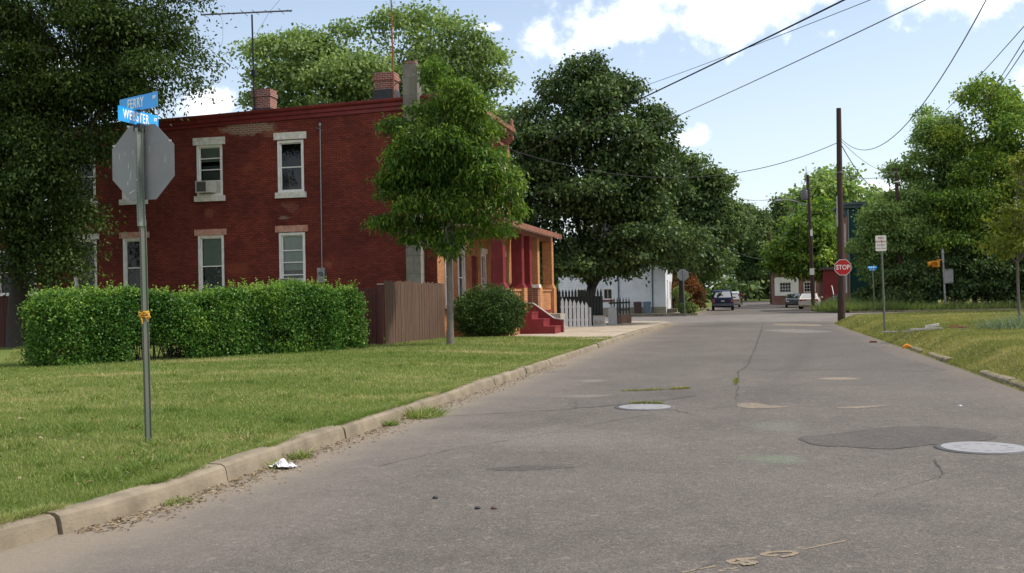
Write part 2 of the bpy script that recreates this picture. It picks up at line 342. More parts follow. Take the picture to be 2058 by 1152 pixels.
def asphalt(name, base, tone, sand=False):
    m, n, l = mat(name); b = n['Principled BSDF']; b.inputs['Roughness'].default_value = .88; b.inputs['Specular IOR Level'].default_value = .25
    pos = n.new('ShaderNodeNewGeometry').outputs['Position']
    c = ramp(n, l, noise(n, l, pos, .33, 7, .6), [(.3, tuple(x*.84 for x in base)), (.5, base), (.72, tone)])
    c = mixc(n, l, .55, c, ramp(n, l, noise(n, l, pos, 2.7, 6, .7), [(.3, (.78, .78, .78)), (.7, (1.2, 1.19, 1.17))]), 'MULTIPLY')
    v = n.new('ShaderNodeTexVoronoi'); v.inputs['Scale'].default_value = 95; l.new(pos, v.inputs['Vector'])
    stone = n.new('ShaderNodeSeparateColor'); l.new(v.outputs['Color'], stone.inputs[0])
    c = mixc(n, l, .85, c, ramp(n, l, stone.outputs[0], [(.0, (.66, .66, .67)), (.5, (1, 1, 1)), (.88, (1.15, 1.12, 1.08)), (.96, (1.75, 1.66, 1.55))]), 'MULTIPLY')
    v2 = n.new('ShaderNodeTexVoronoi'); v2.inputs['Scale'].default_value = 23; l.new(pos, v2.inputs['Vector'])
    s2 = n.new('ShaderNodeSeparateColor'); l.new(v2.outputs['Color'], s2.inputs[0])
    c = mixc(n, l, .5, c, ramp(n, l, s2.outputs[1], [(.0, (.75, .75, .75)), (.5, (1, 1, 1)), (.97, (1.08, 1.07, 1.05)), (.99, (1.8, 1.7, 1.55))]), 'MULTIPLY')
    if sand:                                   # grit washed up along the kerb
        s = n.new('ShaderNodeSeparateXYZ'); l.new(pos, s.inputs[0])
        e = nmath(n, l, 'ADD', s.outputs[0], nmath(n, l, 'MULTIPLY', nmath(n, l, 'SUBTRACT', noise(n, l, pos, 1.1, 6, .7), .5), 1.1))
        k = nmath(n, l, 'SUBTRACT', 1.0, smooth(n, l, e, -4.45, -3.75))
        c = mixc(n, l, nmath(n, l, 'MULTIPLY', k, .85), c, ramp(n, l, noise(n, l, pos, 26, 5, .7), [(.35, (.185, .148, .105)), (.65, (.27, .215, .155))]))
        e2 = nmath(n, l, 'ADD', s.outputs[0], nmath(n, l, 'MULTIPLY', nmath(n, l, 'SUBTRACT', noise(n, l, pos, .7, 5, .7), .5), 2.2))
        k2 = nmath(n, l, 'SUBTRACT', 1.0, smooth(n, l, e2, -4.2, -2.6))
        c = mixc(n, l, nmath(n, l, 'MULTIPLY', k2, .45), c, (.185, .158, .128))
        for (sx, sy, rx_, ry_, cc, am) in ((.18, 10.25, .42, .42, (.115, .135, .098), .75), (.25, 12.8, .5, .9, (.125, .135, .105), .5), (-.6, 9.0, 3.0, .9, (.118, .104, .09), .4), (-2.2, 11.5, 1.6, 1.2, (.15, .135, .118), .5), (2.2, 22, 1.2, 9, (.09, .08, .072), .45), (-1.8, 24, .8, 14, (.088, .079, .07), .45), (1.0, 8.0, .5, .5, (.07, .063, .056), .5), (-2.6, 16.5, .7, .35, (.17, .15, .13), .6), (-2.95, 19.5, .4, .4, (.18, .16, .135), .7)):
            ex = nmath(n, l, 'DIVIDE', nmath(n, l, 'SUBTRACT', s.outputs[0], sx), rx_); ey = nmath(n, l, 'DIVIDE', nmath(n, l, 'SUBTRACT', s.outputs[1], sy), ry_)
            dd = nmath(n, l, 'SQRT', nmath(n, l, 'ADD', nmath(n, l, 'MULTIPLY', ex, ex), nmath(n, l, 'MULTIPLY', ey, ey)))
            kk = smooth(n, l, nmath(n, l, 'SUBTRACT', nmath(n, l, 'ADD', nmath(n, l, 'MULTIPLY', noise(n, l, pos, 3.0, 5, .7), 1.6), .2), dd), 0.0, .8)
            c = mixc(n, l, nmath(n, l, 'MULTIPLY', kk, am), c, mixc(n, l, 1.0, cc, ramp(n, l, stone.outputs[0], [(.0, (.7, .7, .7)), (.5, (1, 1, 1)), (.96, (1.6, 1.55, 1.45))]), 'MULTIPLY'))
        k3 = smooth(n, l, e, 3.1, 4.0)
        c = mixc(n, l, nmath(n, l, 'MULTIPLY', k3, .55), c, (.155, .128, .095))
    l.new(c, b.inputs['Base Color']); bump(n, l, v.outputs['Distance'], .35, .006); return m
M['road'] = asphalt('worn asphalt', (.108, .095, .084), (.128, .112, .098), True)
M['crossroad'] = asphalt('pale asphalt', (.155, .140, .126), (.175, .158, .142))
M['patch'] = asphalt('asphalt patch', (.082, .073, .065), (.098, .087, .077))
M['band'] = asphalt('older asphalt', (.098, .088, .078), (.11, .098, .087))
M['worn'] = asphalt('worn through asphalt', (.20, .165, .125), (.23, .19, .14))

# ------------------------------------------------------------------ leaves and trees (numpy)
def npmesh(name, V, k, tint, m, parent, kind=None):     # k-gons laid one after another
    n = len(V)//k; me = bpy.data.meshes.new(name)
    V = V-np.array(ORG.get(parent, Vector((0, 0, 0))))
    me.vertices.add(len(V)); me.vertices.foreach_set('co', V.astype(np.float32).ravel())
    me.loops.add(n*k); me.loops.foreach_set('vertex_index', np.arange(n*k, dtype=np.int32))
    me.polygons.add(n); me.polygons.foreach_set('loop_start', np.arange(0, n*k, k, dtype=np.int32))
    a = me.attributes.new('tint', 'FLOAT', 'FACE'); a.data.foreach_set('value', tint.astype(np.float32))
    me.update(calc_edges=True)
    o = link(name, me, parent, m)
    if kind: o['kind'] = kind
    return o
def unit(a): return a/np.maximum(np.linalg.norm(a, axis=1, keepdims=True), 1e-6)
def leafverts(p, D, Nn, L, W, droop=.15, fold=.12):
    D = unit(D); S = unit(np.cross(D, Nn)); Nn = np.cross(S, D)
    L = np.broadcast_to(np.asarray(L, float).reshape(-1, 1), (len(p), 1)); W = np.broadcast_to(np.asarray(W, float).reshape(-1, 1), (len(p), 1))
    mid = p+D*L*.45; dr = np.array([0, 0, -1.0])
    V = np.stack([p, mid+S*W*.5+Nn*W*fold, p+D*L+dr*L*droop, mid-S*W*.5+Nn*W*fold], 1)
    return V.reshape(-1, 3)
def gnoise(p, s, seed):
    r = np.random.default_rng(seed); g = 0
    for i in range(5):
        k = r.normal(size=3)*s*(1+.45*i); g = g+np.sin(p@k+r.uniform(0, 6.28))/(1+.3*i)
    return g/2.6
def crown(rg, lobes, nclump, per, cr, L, W, droop=.3, shell=.42, gap=-.75, gscale=1.0, seed=1, out=.5, yellow=0, sprig=0.0, sub=10):
    lob = np.array(lobes, float); n0 = len(lob)
    if sub:                                   # each bough carries its own rounded sprays
        ex = []
        for q in lob:
            for _ in range(rg.integers(sub-1, sub+2)):
                dd = unit(rg.normal(size=(1, 3)))[0]; dd[2] = dd[2]*.9+.08; f = rg.uniform(.22, .50)
                ex.append([*(q[:3]+dd*q[3:]*rg.uniform(.72, 1.12)), *(q[3:]*f*np.array([1.1, 1.1, .8]))])
        lob[:, 3:] *= .74; lob = np.concatenate([lob, np.array(ex)])
    wt = (lob[:, 3]*lob[:, 4]*lob[:, 5])**.66; wt[:n0] *= .55 if sub else 1; wt /= wt.sum()
    i = rg.choice(len(lob), nclump, p=wt); d = unit(rg.normal(size=(nclump, 3)))
    r = rg.random(nclump)**shell
    if sub: q = i >= n0; d[q, 2] = np.where(rg.random(q.sum()) < .78, np.abs(d[q, 2]), d[q, 2]); r[q] = rg.uniform(.62, 1.06, q.sum())
    wob = 1+.22*gnoise(d*2.2+i[:, None]*3.1, 1.6, seed+5)
    if sprig: wob = wob+sprig*np.maximum(rg.normal(size=nclump)-.9, 0)
    c = lob[i, :3]+d*lob[i, 3:]*(r*wob)[:, None]
    keep = gnoise(c, gscale, seed) > gap; c, d = c[keep], d[keep]
    ct = rg.normal(size=len(c))*.13+gnoise(c, gscale*.8, seed+2)*.13
    n = len(c)*per; C = np.repeat(c, per, 0); Dd = np.repeat(d, per, 0)
    off = rg.normal(size=(n, 3))*np.array([cr, cr, cr*.6]); p = C+off
    D = unit(Dd*out+rg.normal(size=(n, 3))*.75+np.array([0, 0, -droop]))
    Nn = unit(rg.normal(size=(n, 3))*.7+Dd*.35+np.array([0, 0, .75]))
    t = .45+np.repeat(ct, per)+rg.normal(size=n)*.13
    if yellow: t = t+yellow*(rg.random(n) < .5)*np.repeat(np.maximum(gnoise(c, .9, seed+9), 0), per)
    s = rg.uniform(.75, 1.25, n)
    return leafverts(p, D, Nn, L*s, W*s, droop*.35), np.clip(t, 0, 1), c
def limbs(mb, base, lobes, clumps, rg, rt, nsub=40, fork=None, lean=None):
    b = Vector(base); top = max(l[2] for l in lobes)
    fork = fork if fork is not None else b.z+(top-b.z)*.35
    f = Vector(lean) if lean else Vector((b.x+rg.normal()*.1, b.y+rg.normal()*.1, fork))
    mid = b.lerp(f, .5)+Vector((rg.normal()*.05*rt*5, rg.normal()*.05*rt*5, 0))
    mb.tube([b-Vector((0, 0, .15)), b+Vector((0, 0, .12)), b.lerp(f, .25), mid, f], [rt*1.45, rt*1.12, rt, rt*.92, rt*.8], 10)
    ends = []
    for l in lobes:
        e = Vector(l[:3]); e.z += l[5]*.3; m1 = f.lerp(e, .45)+Vector((rg.normal()*.25, rg.normal()*.25, -.1*(e-f).length*.3))
        mb.tube([f-Vector((0, 0, rt*.5)), f.lerp(m1, .5), m1, m1.lerp(e, .55), e], [rt*.55, rt*.45, rt*.36, rt*.22, rt*.07], 7)
        ends.append((m1, e))
    for k in rg.choice(len(clumps), min(nsub, len(clumps)), replace=False):
        c = Vector(clumps[k]); a = min(ends, key=lambda q: (q[0].lerp(q[1], .5)-c).length); s = a[0].lerp(a[1], rg.uniform(.1, .9))
        mb.tube([s, s.lerp(c, .5)+Vector((0, 0, .06*(c-s).length)), c], [rt*.17, rt*.1, rt*.03], 5, 0, False)
def tree(name, label, base, lobes, m, bark, rt, nclump, per, cr, L, W, group=None, seed=1, cat='tree', nsub=40, fork=None, lean=None, **k):
    rg = np.random.default_rng(seed); t = thing(name, label, cat, base, group)
    V, tint, c = crown(rg, lobes, nclump, per, cr, L, W, seed=seed, **k)
    mb = MB(); limbs(mb, base, lobes, c, rg, rt, nsub, fork, lean); mb.build('trunk', M[bark], t)
    npmesh('crown', V, 4, tint, M[m], t); return t
def shrub(name, label, base, lobes, m, nclump, per, cr, L, W, seed=1, cat='shrub', group=None, **k):
    rg = np.random.default_rng(seed); t = thing(name, label, cat, base, group)
    V, tint, c = crown(rg, lobes, nclump, per, cr, L, W, seed=seed, **k); V[:, 2] = np.maximum(V[:, 2], base[2]+.02)
    mb = MB(); b = Vector(base)
    for j in rg.choice(len(c), 26): 
        e = Vector(c[j]); mb.tube([b+Vector((rg.normal()*.12, rg.normal()*.12, -.08)), b.lerp(e, .5)+Vector((0, 0, .15)), e], [.028, .018, .005], 5, 0, False)
    mb.build('stem', M['darkbark'], t); npmesh('foliage', V, 4, tint, M[m], t); return t

# ------------------------------------------------------------------ ground
def sstep(x, a, b): t = np.clip((x-a)/(b-a), 0, 1); return t*t*(3-2*t)
def kl(y): y = np.asarray(y, float); return -4.52-np.where(y < 8, (8-y)**2*.05, 0)+.5*sstep(y, 40, 54)-np.where(y > 55, (y-55)**2*.25, 0)
def kr(y): y = np.asarray(y, float); return 3.93+np.where(y < 17.5, (17.5-y)**2*.09, 0)-.15*sstep(y, 25, 50)+np.where(y > 53, (y-53)**2*.09, 0)
def hl(x, y): return .125+.15*sstep(kl(y)-x, .3, 3.2)*(1-sstep(np.asarray(y, float), 33.2, 36.5))+.025*sstep(np.asarray(y, float), 33.2, 36.5)
def hr(x, y):
    y = np.asarray(y, float); a = (.36*sstep(x-kr(y), -.05, 1.0)+.10*sstep(x-kr(y), 1, 5))*sstep(y, 13.5, 18)*(1-.85*sstep(y, 53.5, 57))
    return np.where(x-kr(y) < .02, -.02, .03)+a
def ribbon(name, fx, ys, cols, hf, m, **k):
    mb = MB(); nc = len(cols)
    vs = [(float(fx(y)+c), float(y), float(hf(fx(y)+c, y))) for y in ys for c in cols]
    fs = [(i*nc+j, i*nc+j+1, (i+1)*nc+j+1, (i+1)*nc+j) for i in range(len(ys)-1) for j in range(nc-1)]
    mb.add(vs, fs, 0, True); return mb.build(name, m, **k)
S = dict(kind='structure')
MB().quad((-1500, -300, -.06), (1500, -300, -.06), (1500, 2500, -.06), (-1500, 2500, -.06)).build('ground', M['lawn'], **S)
MB().quad((-60, -14, 0), (60, -14, 0), (60, 58.2, 0), (-60, 58.2, 0)).build('road', M['road'], **S)
MB().quad((-70, 58.2, .003), (70, 58.2, .003), (70, 79.2, .003), (-70, 79.2, .003)).build('cross_street', M['crossroad'], **S)
MB().quad((-4.15, 79.2, 0), (6.6, 79.2, 0), (7.2, 198, 0), (-4.6, 198, 0)).build('far_street', M['road'], **S)
ribbon('lawn', lambda y: kl(y)-.16, np.concatenate([np.arange(4.2, 12, .4), np.arange(12, 58.3, 1.0)]), -np.array([0, .1, .3, .6, 1, 1.5, 2.2, 3, 4.2, 6, 9, 14, 22, 34]), hl, M['lawn'], **S)
ribbon('verge', lambda y: kr(y)-.02, np.concatenate([np.arange(12.6, 22, .4), np.arange(22, 58, .8)]), np.array([0, .08, .2, .35, .55, .8, 1.2, 1.8, 3, 5, 9, 16, 30]), hr, M['lawndry'], **S)
# pavement in front of the houses
mb = MB()
ys = np.arange(34.6, 58.01, 1.3)
for a, b in zip(ys[:-1], ys[1:]):
    g = .012
    for (u0_, u1_) in ((0, 1.35), (1.35, 2.7), (2.7, 4.2)):
        if a < 36 and u0_ > 2: continue
        x0, x1, x2, x3 = float(kl(a))-.17-u1_+g, float(kl(a))-.17-u0_-g*(u0_ > 0), float(kl(b))-.17-u0_-g*(u0_ > 0), float(kl(b))-.17-u1_+g
        mb.prism([(x0, a+g, .10), (x1, a+g, .10), (x2, b-g, .10), (x3, b-g, .10)], (0, 0, .062+random.uniform(-.004, .004)))
mb.build('pavement', M['walk'], **S)
# kerbs
def kerb(fx, y0, y1, side, name, seg=2.6, top=.14, skip=()):
    mb = MB(); y = y0; rg = random.Random(3)
    while y < y1:
        L = min(seg*rg.uniform(.75, 1.2), y1-y); n = 5; dz = rg.uniform(-.014, .014); dxx = rg.uniform(-.012, .012)
        if not any(a < y+L/2 < b for a, b in skip):
            rings = []
            for i in range(n+1):
                yy = y+.012+(L-.03)*i/n; x = float(fx(yy))+dxx+rg.uniform(-.006, .006); h = top+dz+rg.uniform(-.006, .006)
                rings.append([(x+side*.03, yy, -.08), (x, yy, h-.06), (x-side*.012, yy, h-.022), (x-side*.05, yy, h), (x-side*.17, yy, h+.004), (x-side*.175, yy, -.08)])
            mb.loft(rings, sm=False)
        y += L
    mb.build(name, M['concrete'], **S)
kerb(kl, 4.2, 58.2, 1, 'kerb')
kerb(lambda y: kr(y), 12.8, 29.8, -1, 'kerb', seg=1.2, top=.085, skip=((12.7, 13.2), (20.6, 23.8), (26.6, 27.4)))
mb = MB()
for i in range(14):
    mb.box(-46+i*3, -46+i*3+2.97, 79.2, 79.38, -.05, .15)
for i in range(12):
    mb.box(6.7+i*3, 6.7+i*3+2.97, 79.25, 79.43, -.05, .13)
for i in range(30):
    mb.box(-4.35, -4.17, 79.4+i*3, 79.4+i*3+2.97, -.05, .14); mb.box(6.62, 6.8, 79.45+i*3, 79.45+i*3+2.97, -.05, .12)
mb.build('kerb', M['concrete'], **S)
MB().box(-80, -4.36, 79.39, 200, -.2, .13).build('lawn', M['lawn'], **S)
MB().box(6.81, 90, 79.44, 200, -.2, .115).build('verge', M['lawndry'], **S)
MB().box(-4.36, 6.81, 198, 420, -.2, .12).build('lawn', M['lawn'], **S)
mb = MB()
mb.box(-40, -6.0, 81.0, 81.9, .1, .145); mb.box(-6.0, -4.9, 81.0, 120, .1, .146)
mb.build('pavement', M['walk'], **S)
MB().quad((-13, 58.25, .02), (-6.5, 58.25, .02), (-5.0, 59.6, .02), (-13, 59.6, .02)).build('pavement', M['walk'], **S)

# road wear: bands, patches, cracks, paint
def outline(pts, z, jit, n=3, seed=0):
    rg = random.Random(seed); o = []
    for i, p in enumerate(pts):
        q = pts[(i+1) % len(pts)]
        a, b = pts[i-1], pts[(i+2) % len(pts)]
        for k in range(n*2):
            t = k/(2*n); cr_ = lambda j: .5*(2*p[j]+(q[j]-a[j])*t+(2*a[j]-5*p[j]+4*q[j]-b[j])*t*t+(3*p[j]-a[j]-3*q[j]+b[j])*t**3)
            o.append((cr_(0)+rg.gauss(0, jit*.6), cr_(1)+rg.gauss(0, jit*.6), z))
    return o
def flat(name, pts, m, z=.004, jit=.03, n=4, seed=0):
    o = outline(pts, z, jit, n, seed); mb = MB(); c = np.mean(np.array(o), 0); k = len(o)
    mb.add(o+[tuple(c)], [(i, (i+1) % k, k) for i in range(k)]); return mb.build(name, M[m], **S)
def gp(px, py, h=0): v = ray(px, py); q = CAM+v*(h-CAM[2])/v[2]; return (float(q[0]), float(q[1]))
flat('asphalt_patch', [gp(1605, 880), gp(1680, 872), gp(1800, 858), gp(1930, 862), gp(2005, 878), gp(1960, 888), gp(1880, 893), gp(1790, 903), gp(1700, 898), gp(1640, 895)], 'patch', .004, .012, 4, 1)
flat('asphalt_patch', [gp(975, 943), gp(1070, 936), gp(1160, 940), gp(1100, 943), gp(1040, 947)], 'patch', .002, .006, 3, 2)
flat('asphalt_patch', [gp(1500, 740), gp(1520, 700), gp(1538, 660), gp(1660, 660), gp(1800, 715), gp(1900, 745), gp(1700, 744)], 'band', .002, .03, 3, 3)
flat('asphalt_patch', [gp(1155, 803), gp(1270, 793), gp(1380, 786), gp(1392, 797), gp(1290, 810), gp(1160, 820)], 'band', .003, .012, 4, 4)
flat('asphalt_patch', [gp(1482, 812), gp(1520, 810), gp(1545, 815), gp(1590, 817), gp(1540, 821), gp(1495, 820)], 'worn', .003, .012, 4, 5)
flat('asphalt_patch', [gp(1640, 762), gp(1690, 759), gp(1728, 762), gp(1690, 764)], 'worn', .004, .02, 3, 6)
flat('asphalt_patch', [gp(1565, 654), gp(1645, 655), gp(1640, 652), gp(1560, 651)], 'worn', .004, .02, 3, 8)
flat('asphalt_patch', [gp(1680, 820), gp(1720, 817), gp(1790, 815), gp(1720, 821)], 'worn', .003, .012, 3, 16)
flat('asphalt_patch', [gp(1535, 664), gp(1600, 662), gp(1672, 667), gp(1600, 669)], 'crossroad', .004, .04, 3, 7)
def crack(pts, wd, seed=0, jit=.05, m='crack', z=.005, name='road_crack'):
    rg = random.Random(seed); q = [Vector((*gp(*p), z)) for p in pts]; out = []
    for a, b in zip(q[:-1], q[1:]):
        n = max(2, int((b-a).length/.12)); t = (b-a).normalized(); s = Vector((-t.y, t.x, 0))
        for i in range(n):
            o = a.lerp(b, i/n)+s*rg.gauss(0, jit*.35); out.append((o, s))
    out.append((q[-1], s)); mb = MB(); wd *= .62; L = [o+s*wd*rg.uniform(.15, 1) for o, s in out]; Rr = [o-s*wd*rg.uniform(.15, 1) for o, s in out]
    for i in range(len(out)-1): mb.quad(L[i], L[i+1], Rr[i+1], Rr[i])
    return mb.build(name, M[m], **S)
crack([(880, 839), (960, 833), (1080, 827), (1200, 818), (1290, 809), (1370, 799), (1395, 797)], .022, 1, .05)
crack([(1250, 787), (1330, 783), (1386, 780)], .03, 2, .05)
crack([(1480, 775), (1484, 745), (1500, 738), (1518, 700), (1534, 652)], .028, 3, .05)
crack([(1484, 775), (1478, 800), (1484, 810)], .016, 4)
crack([(1330, 822), (1370, 827), (1398, 834)], .022, 5)
crack([(1560, 816), (1640, 818), (1720, 819)], .013, 6)
crack([(1885, 940), (1880, 925), (1892, 955), (1886, 962)], .012, 7)
crack([(1760, 1000), (1800, 985), (1850, 972), (1900, 950)], .006, 8)
crack([(760, 938), (900, 905), (1040, 882), (1200, 852), (1300, 835), (1400, 826), (1500, 812)], .010, 9, .03)
crack([(1500, 780), (1600, 776), (1700, 772), (1800, 776), (1890, 775)], .016, 10)
crack([(1640, 896), (1700, 899), (1790, 904), (1880, 894), (1960, 889)], .010, 12, .02, z=.006)
crack([(1605, 880), (1625, 890), (1640, 896)], .012, 13, .02, z=.006)
crack([(1155, 804), (1160, 810), (1158, 818)], .02, 14)
crack([(1380, 780), (1450, 772), (1480, 770)], .008, 15)
crack([(1700, 930), (1800, 928), (1900, 928), (2050, 925)], .006, 16)
crack([(1390, 1145), (1440, 1133), (1460, 1130)], .006, 17)
# tan utility paint: a line, an open loop, a crossed loop and a second line
VU_ = Vector((0, 0, 1))
def stroke(pts, wd):
    mb = MB(); q = [Vector((*gp(*p), .0018)) for p in pts]; rg = random.Random(len(pts)); L = []; Rr = []
    fine = [q[i].lerp(q[i+1], k/5) for i in range(len(q)-1) for k in range(5)]+[q[-1]]
    fine = [(fine[max(i-2, 0)]+fine[max(i-1, 0)]+p+fine[min(i+1, len(fine)-1)]+fine[min(i+2, len(fine)-1)])/5 for i, p in enumerate(fine)]
    for i, p in enumerate(fine):
        t = fine[min(i+1, len(fine)-1)]-fine[max(i-1, 0)]; s = Vector((-t.y, t.x, 0)).normalized(); lift = VU_*(i*.00009); L.append(p+s*wd*rg.uniform(.7, 1.15)+lift); Rr.append(p-s*wd*rg.uniform(.7, 1.15)+lift)
    for i in range(len(fine)-1): mb.quad(L[i], L[i+1], Rr[i+1], Rr[i])
    return mb
for pts, wd in (([(1606, 1106), (1650, 1097), (1706, 1086)], .011), ([(1366, 1152), (1400, 1145), (1444, 1137)], .013)):
    stroke(pts, wd).build('road_marking', M['paint'], **S)
stroke([(1568, 1115.5), (1545, 1117.5), (1530, 1115.5), (1540, 1111.5), (1580, 1108.5), (1601, 1110.5), (1594, 1117), (1566, 1121)], .020).build('road_marking', M['paint'], **S)
stroke([(1522, 1121.5), (1502, 1123.5), (1482, 1124.5), (1462, 1129), (1474, 1133.5), (1494, 1131), (1500, 1127.5), (1482, 1125), (1500, 1130), (1520, 1130.5), (1510, 1135), (1488, 1137)], .024).build('road_marking', M['paint'], **S)
stroke([(1470, 1142), (1478, 1144)], .03).build('road_marking', M['paint'], **S)
stroke([(1440, 1148), (1460, 1147)], .018).build('road_marking', M['paint'], **S)

# lawn blades
def blades(name, n, pts, hgt, wid, m, parent=None, lean=.5, t0=.42, tn=.16, seed=0, curve=0):
    rg = np.random.default_rng(seed); n = len(pts); th = rg.uniform(0, 6.28, n); h = hgt*rg.uniform(.6, 1.35, n)
    a = np.stack([np.cos(th), np.sin(th), np.zeros(n)], 1)*(wid*rg.uniform(.7, 1.3, n))[:, None]*.5
    tip = pts+np.stack([rg.normal(size=n)*lean*h, rg.normal(size=n)*lean*h, h], 1)
    V = np.stack([pts-a, pts+a, tip], 1).reshape(-1, 3)
    t = np.clip(t0+gnoise(pts, .35, 13)*.12+np.maximum(gnoise(pts, 1.6, 14)-.35, 0)*.5+gnoise(pts, 1.1, 11)*.13+gnoise(pts, 3.3, 12)*.09+rg.normal(size=n)*tn, 0, 1)
    return npmesh(name, V, 3, t, M[m], parent, 'stuff')
rg = np.random.default_rng(21)
n = 420000; y = 6.2*np.exp(rg.random(n)*math.log(36/6.2)); x = kl(y)-.13-np.abs(rg.random(n))**1.15*np.minimum(3.2+y*.62, 20)
ok = (x > -y*.72-1.5); x, y = x[ok], y[ok]; pts = np.stack([x, y, hl(x, y)-.004], 1)
hh = np.interp(y, [6, 14, 36], [.034, .042, .06]); o = blades('lawn_grass', n, pts, hh, np.interp(y, [6, 14, 36], [.007, .011, .022]), 'blade', None, seed=3)
tag(o, 'short mown green lawn grass beside the kerb', 'grass')
n = 26000; y = 5.5*np.exp(rg.random(n)*math.log(34/5.5)); x = kl(y)-.15+rg.normal(size=n)*.018-.012*np.sin(y*3.1); pts = np.stack([x, y, np.full(n, .118)], 1)
ok = gnoise(pts, 2.0, 31) > -.25
o = blades('kerb_grass', int(ok.sum()), pts[ok], .062, .012, 'blade', t0=.40, seed=6, lean=.9); tag(o, 'longer grass lapping over the back of the left kerb', 'grass')
n = 9000; cx = rg.random(150); y = 7.5*np.exp(cx*math.log(30/7.5)); x = kl(y)-.5-rg.random(150)*np.minimum(2+y*.5, 12); k = rg.integers(0, 150, n); pts = np.stack([x[k]+rg.normal(size=n)*.07, y[k]+rg.normal(size=n)*.10, np.zeros(n)], 1); pts[:, 2] = hl(pts[:, 0], pts[:, 1])
o = blades('lawn_weeds', n, pts, .075, .018, 'blade', t0=.22, seed=8, lean=.9); tag(o, 'darker weed tufts dotted through the mown lawn', 'weeds')
n = 150000; y = 16.5*np.exp(rg.random(n)*math.log(54/16.5)); x = kr(y)-.05+rg.random(n)**1.3*np.minimum(3+y*.22, 13)
pts = np.stack([x, y, hr(x, y)-.005], 1)
o = blades('verge_grass', n, pts, np.interp(y, [16, 54], [.05, .08]), np.interp(y, [16, 54], [.014, .03]), 'blade_dry', None, t0=.47, seed=4)
tag(o, 'dry yellowish grass on the right verge', 'grass')
def tuft(name, label, cx, cy, rx, ry, z, n, h, wd, m='lf_weed', seed=0, hf=None, kind=True, cat='weeds', lean=.55):
    rg = np.random.default_rng(seed+50); a = rg.random(n)*6.28; r = np.sqrt(rg.random(n)); x = cx+np.cos(a)*r*rx; y = cy+np.sin(a)*r*ry
    zz = hf(x, y) if hf else np.full(n, z); o = blades(name, n, np.stack([x, y, zz-.01], 1), h*(.55+.6*rg.random(n))*(1.15-.5*r), wd, m, lean=lean, seed=seed)
    return tag(o, label, cat)

# leaf grit and weeds along the gutter (uncountable)
n = 2600; rg = np.random.default_rng(5); y = 6.5*np.exp(rg.random(n)*math.log(24/6.5)); x = kl(y)+.03+np.abs(rg.normal(size=n))*.16
p = np.stack([x, y, np.full(n, .008)], 1); D = unit(rg.normal(size=(n, 3))*np.array([1, 1, .15])); V = leafverts(p, D, unit(rg.normal(size=(n, 3))*.3+np.array([0, 0, 1])), .035*rg.uniform(.4, 1.5, n), .016)
M['litterleaf'] = leafmat('dry leaf litter', (.09, .06, .035), (.22, .15, .08), (.34, .26, .16), .1)
tag(npmesh('leaf_litter', V, 4, rg.random(n), M['litterleaf'], None, 'stuff'), 'dry leaf crumbs and grit lying along the left gutter', 'leaf litter')

n = 900; y = 7*np.exp(rg.random(n)*math.log(32/7)); x = kl(y)-.3-rg.random(n)*np.minimum(2+y*.5, 13); p = np.stack([x, y, hl(x, y)+.03], 1)
V = leafverts(p, unit(rg.normal(size=(n, 3))*np.array([1, 1, .3])), unit(rg.normal(size=(n, 3))*.4+np.array([0, 0, 1])), .045*rg.uniform(.5, 1.5, n), .026)
tag(npmesh('fallen_leaves', V, 4, rg.random(n), M['litterleaf'], None, 'stuff'), 'dry fallen leaves scattered over the front lawn', 'leaf litter')
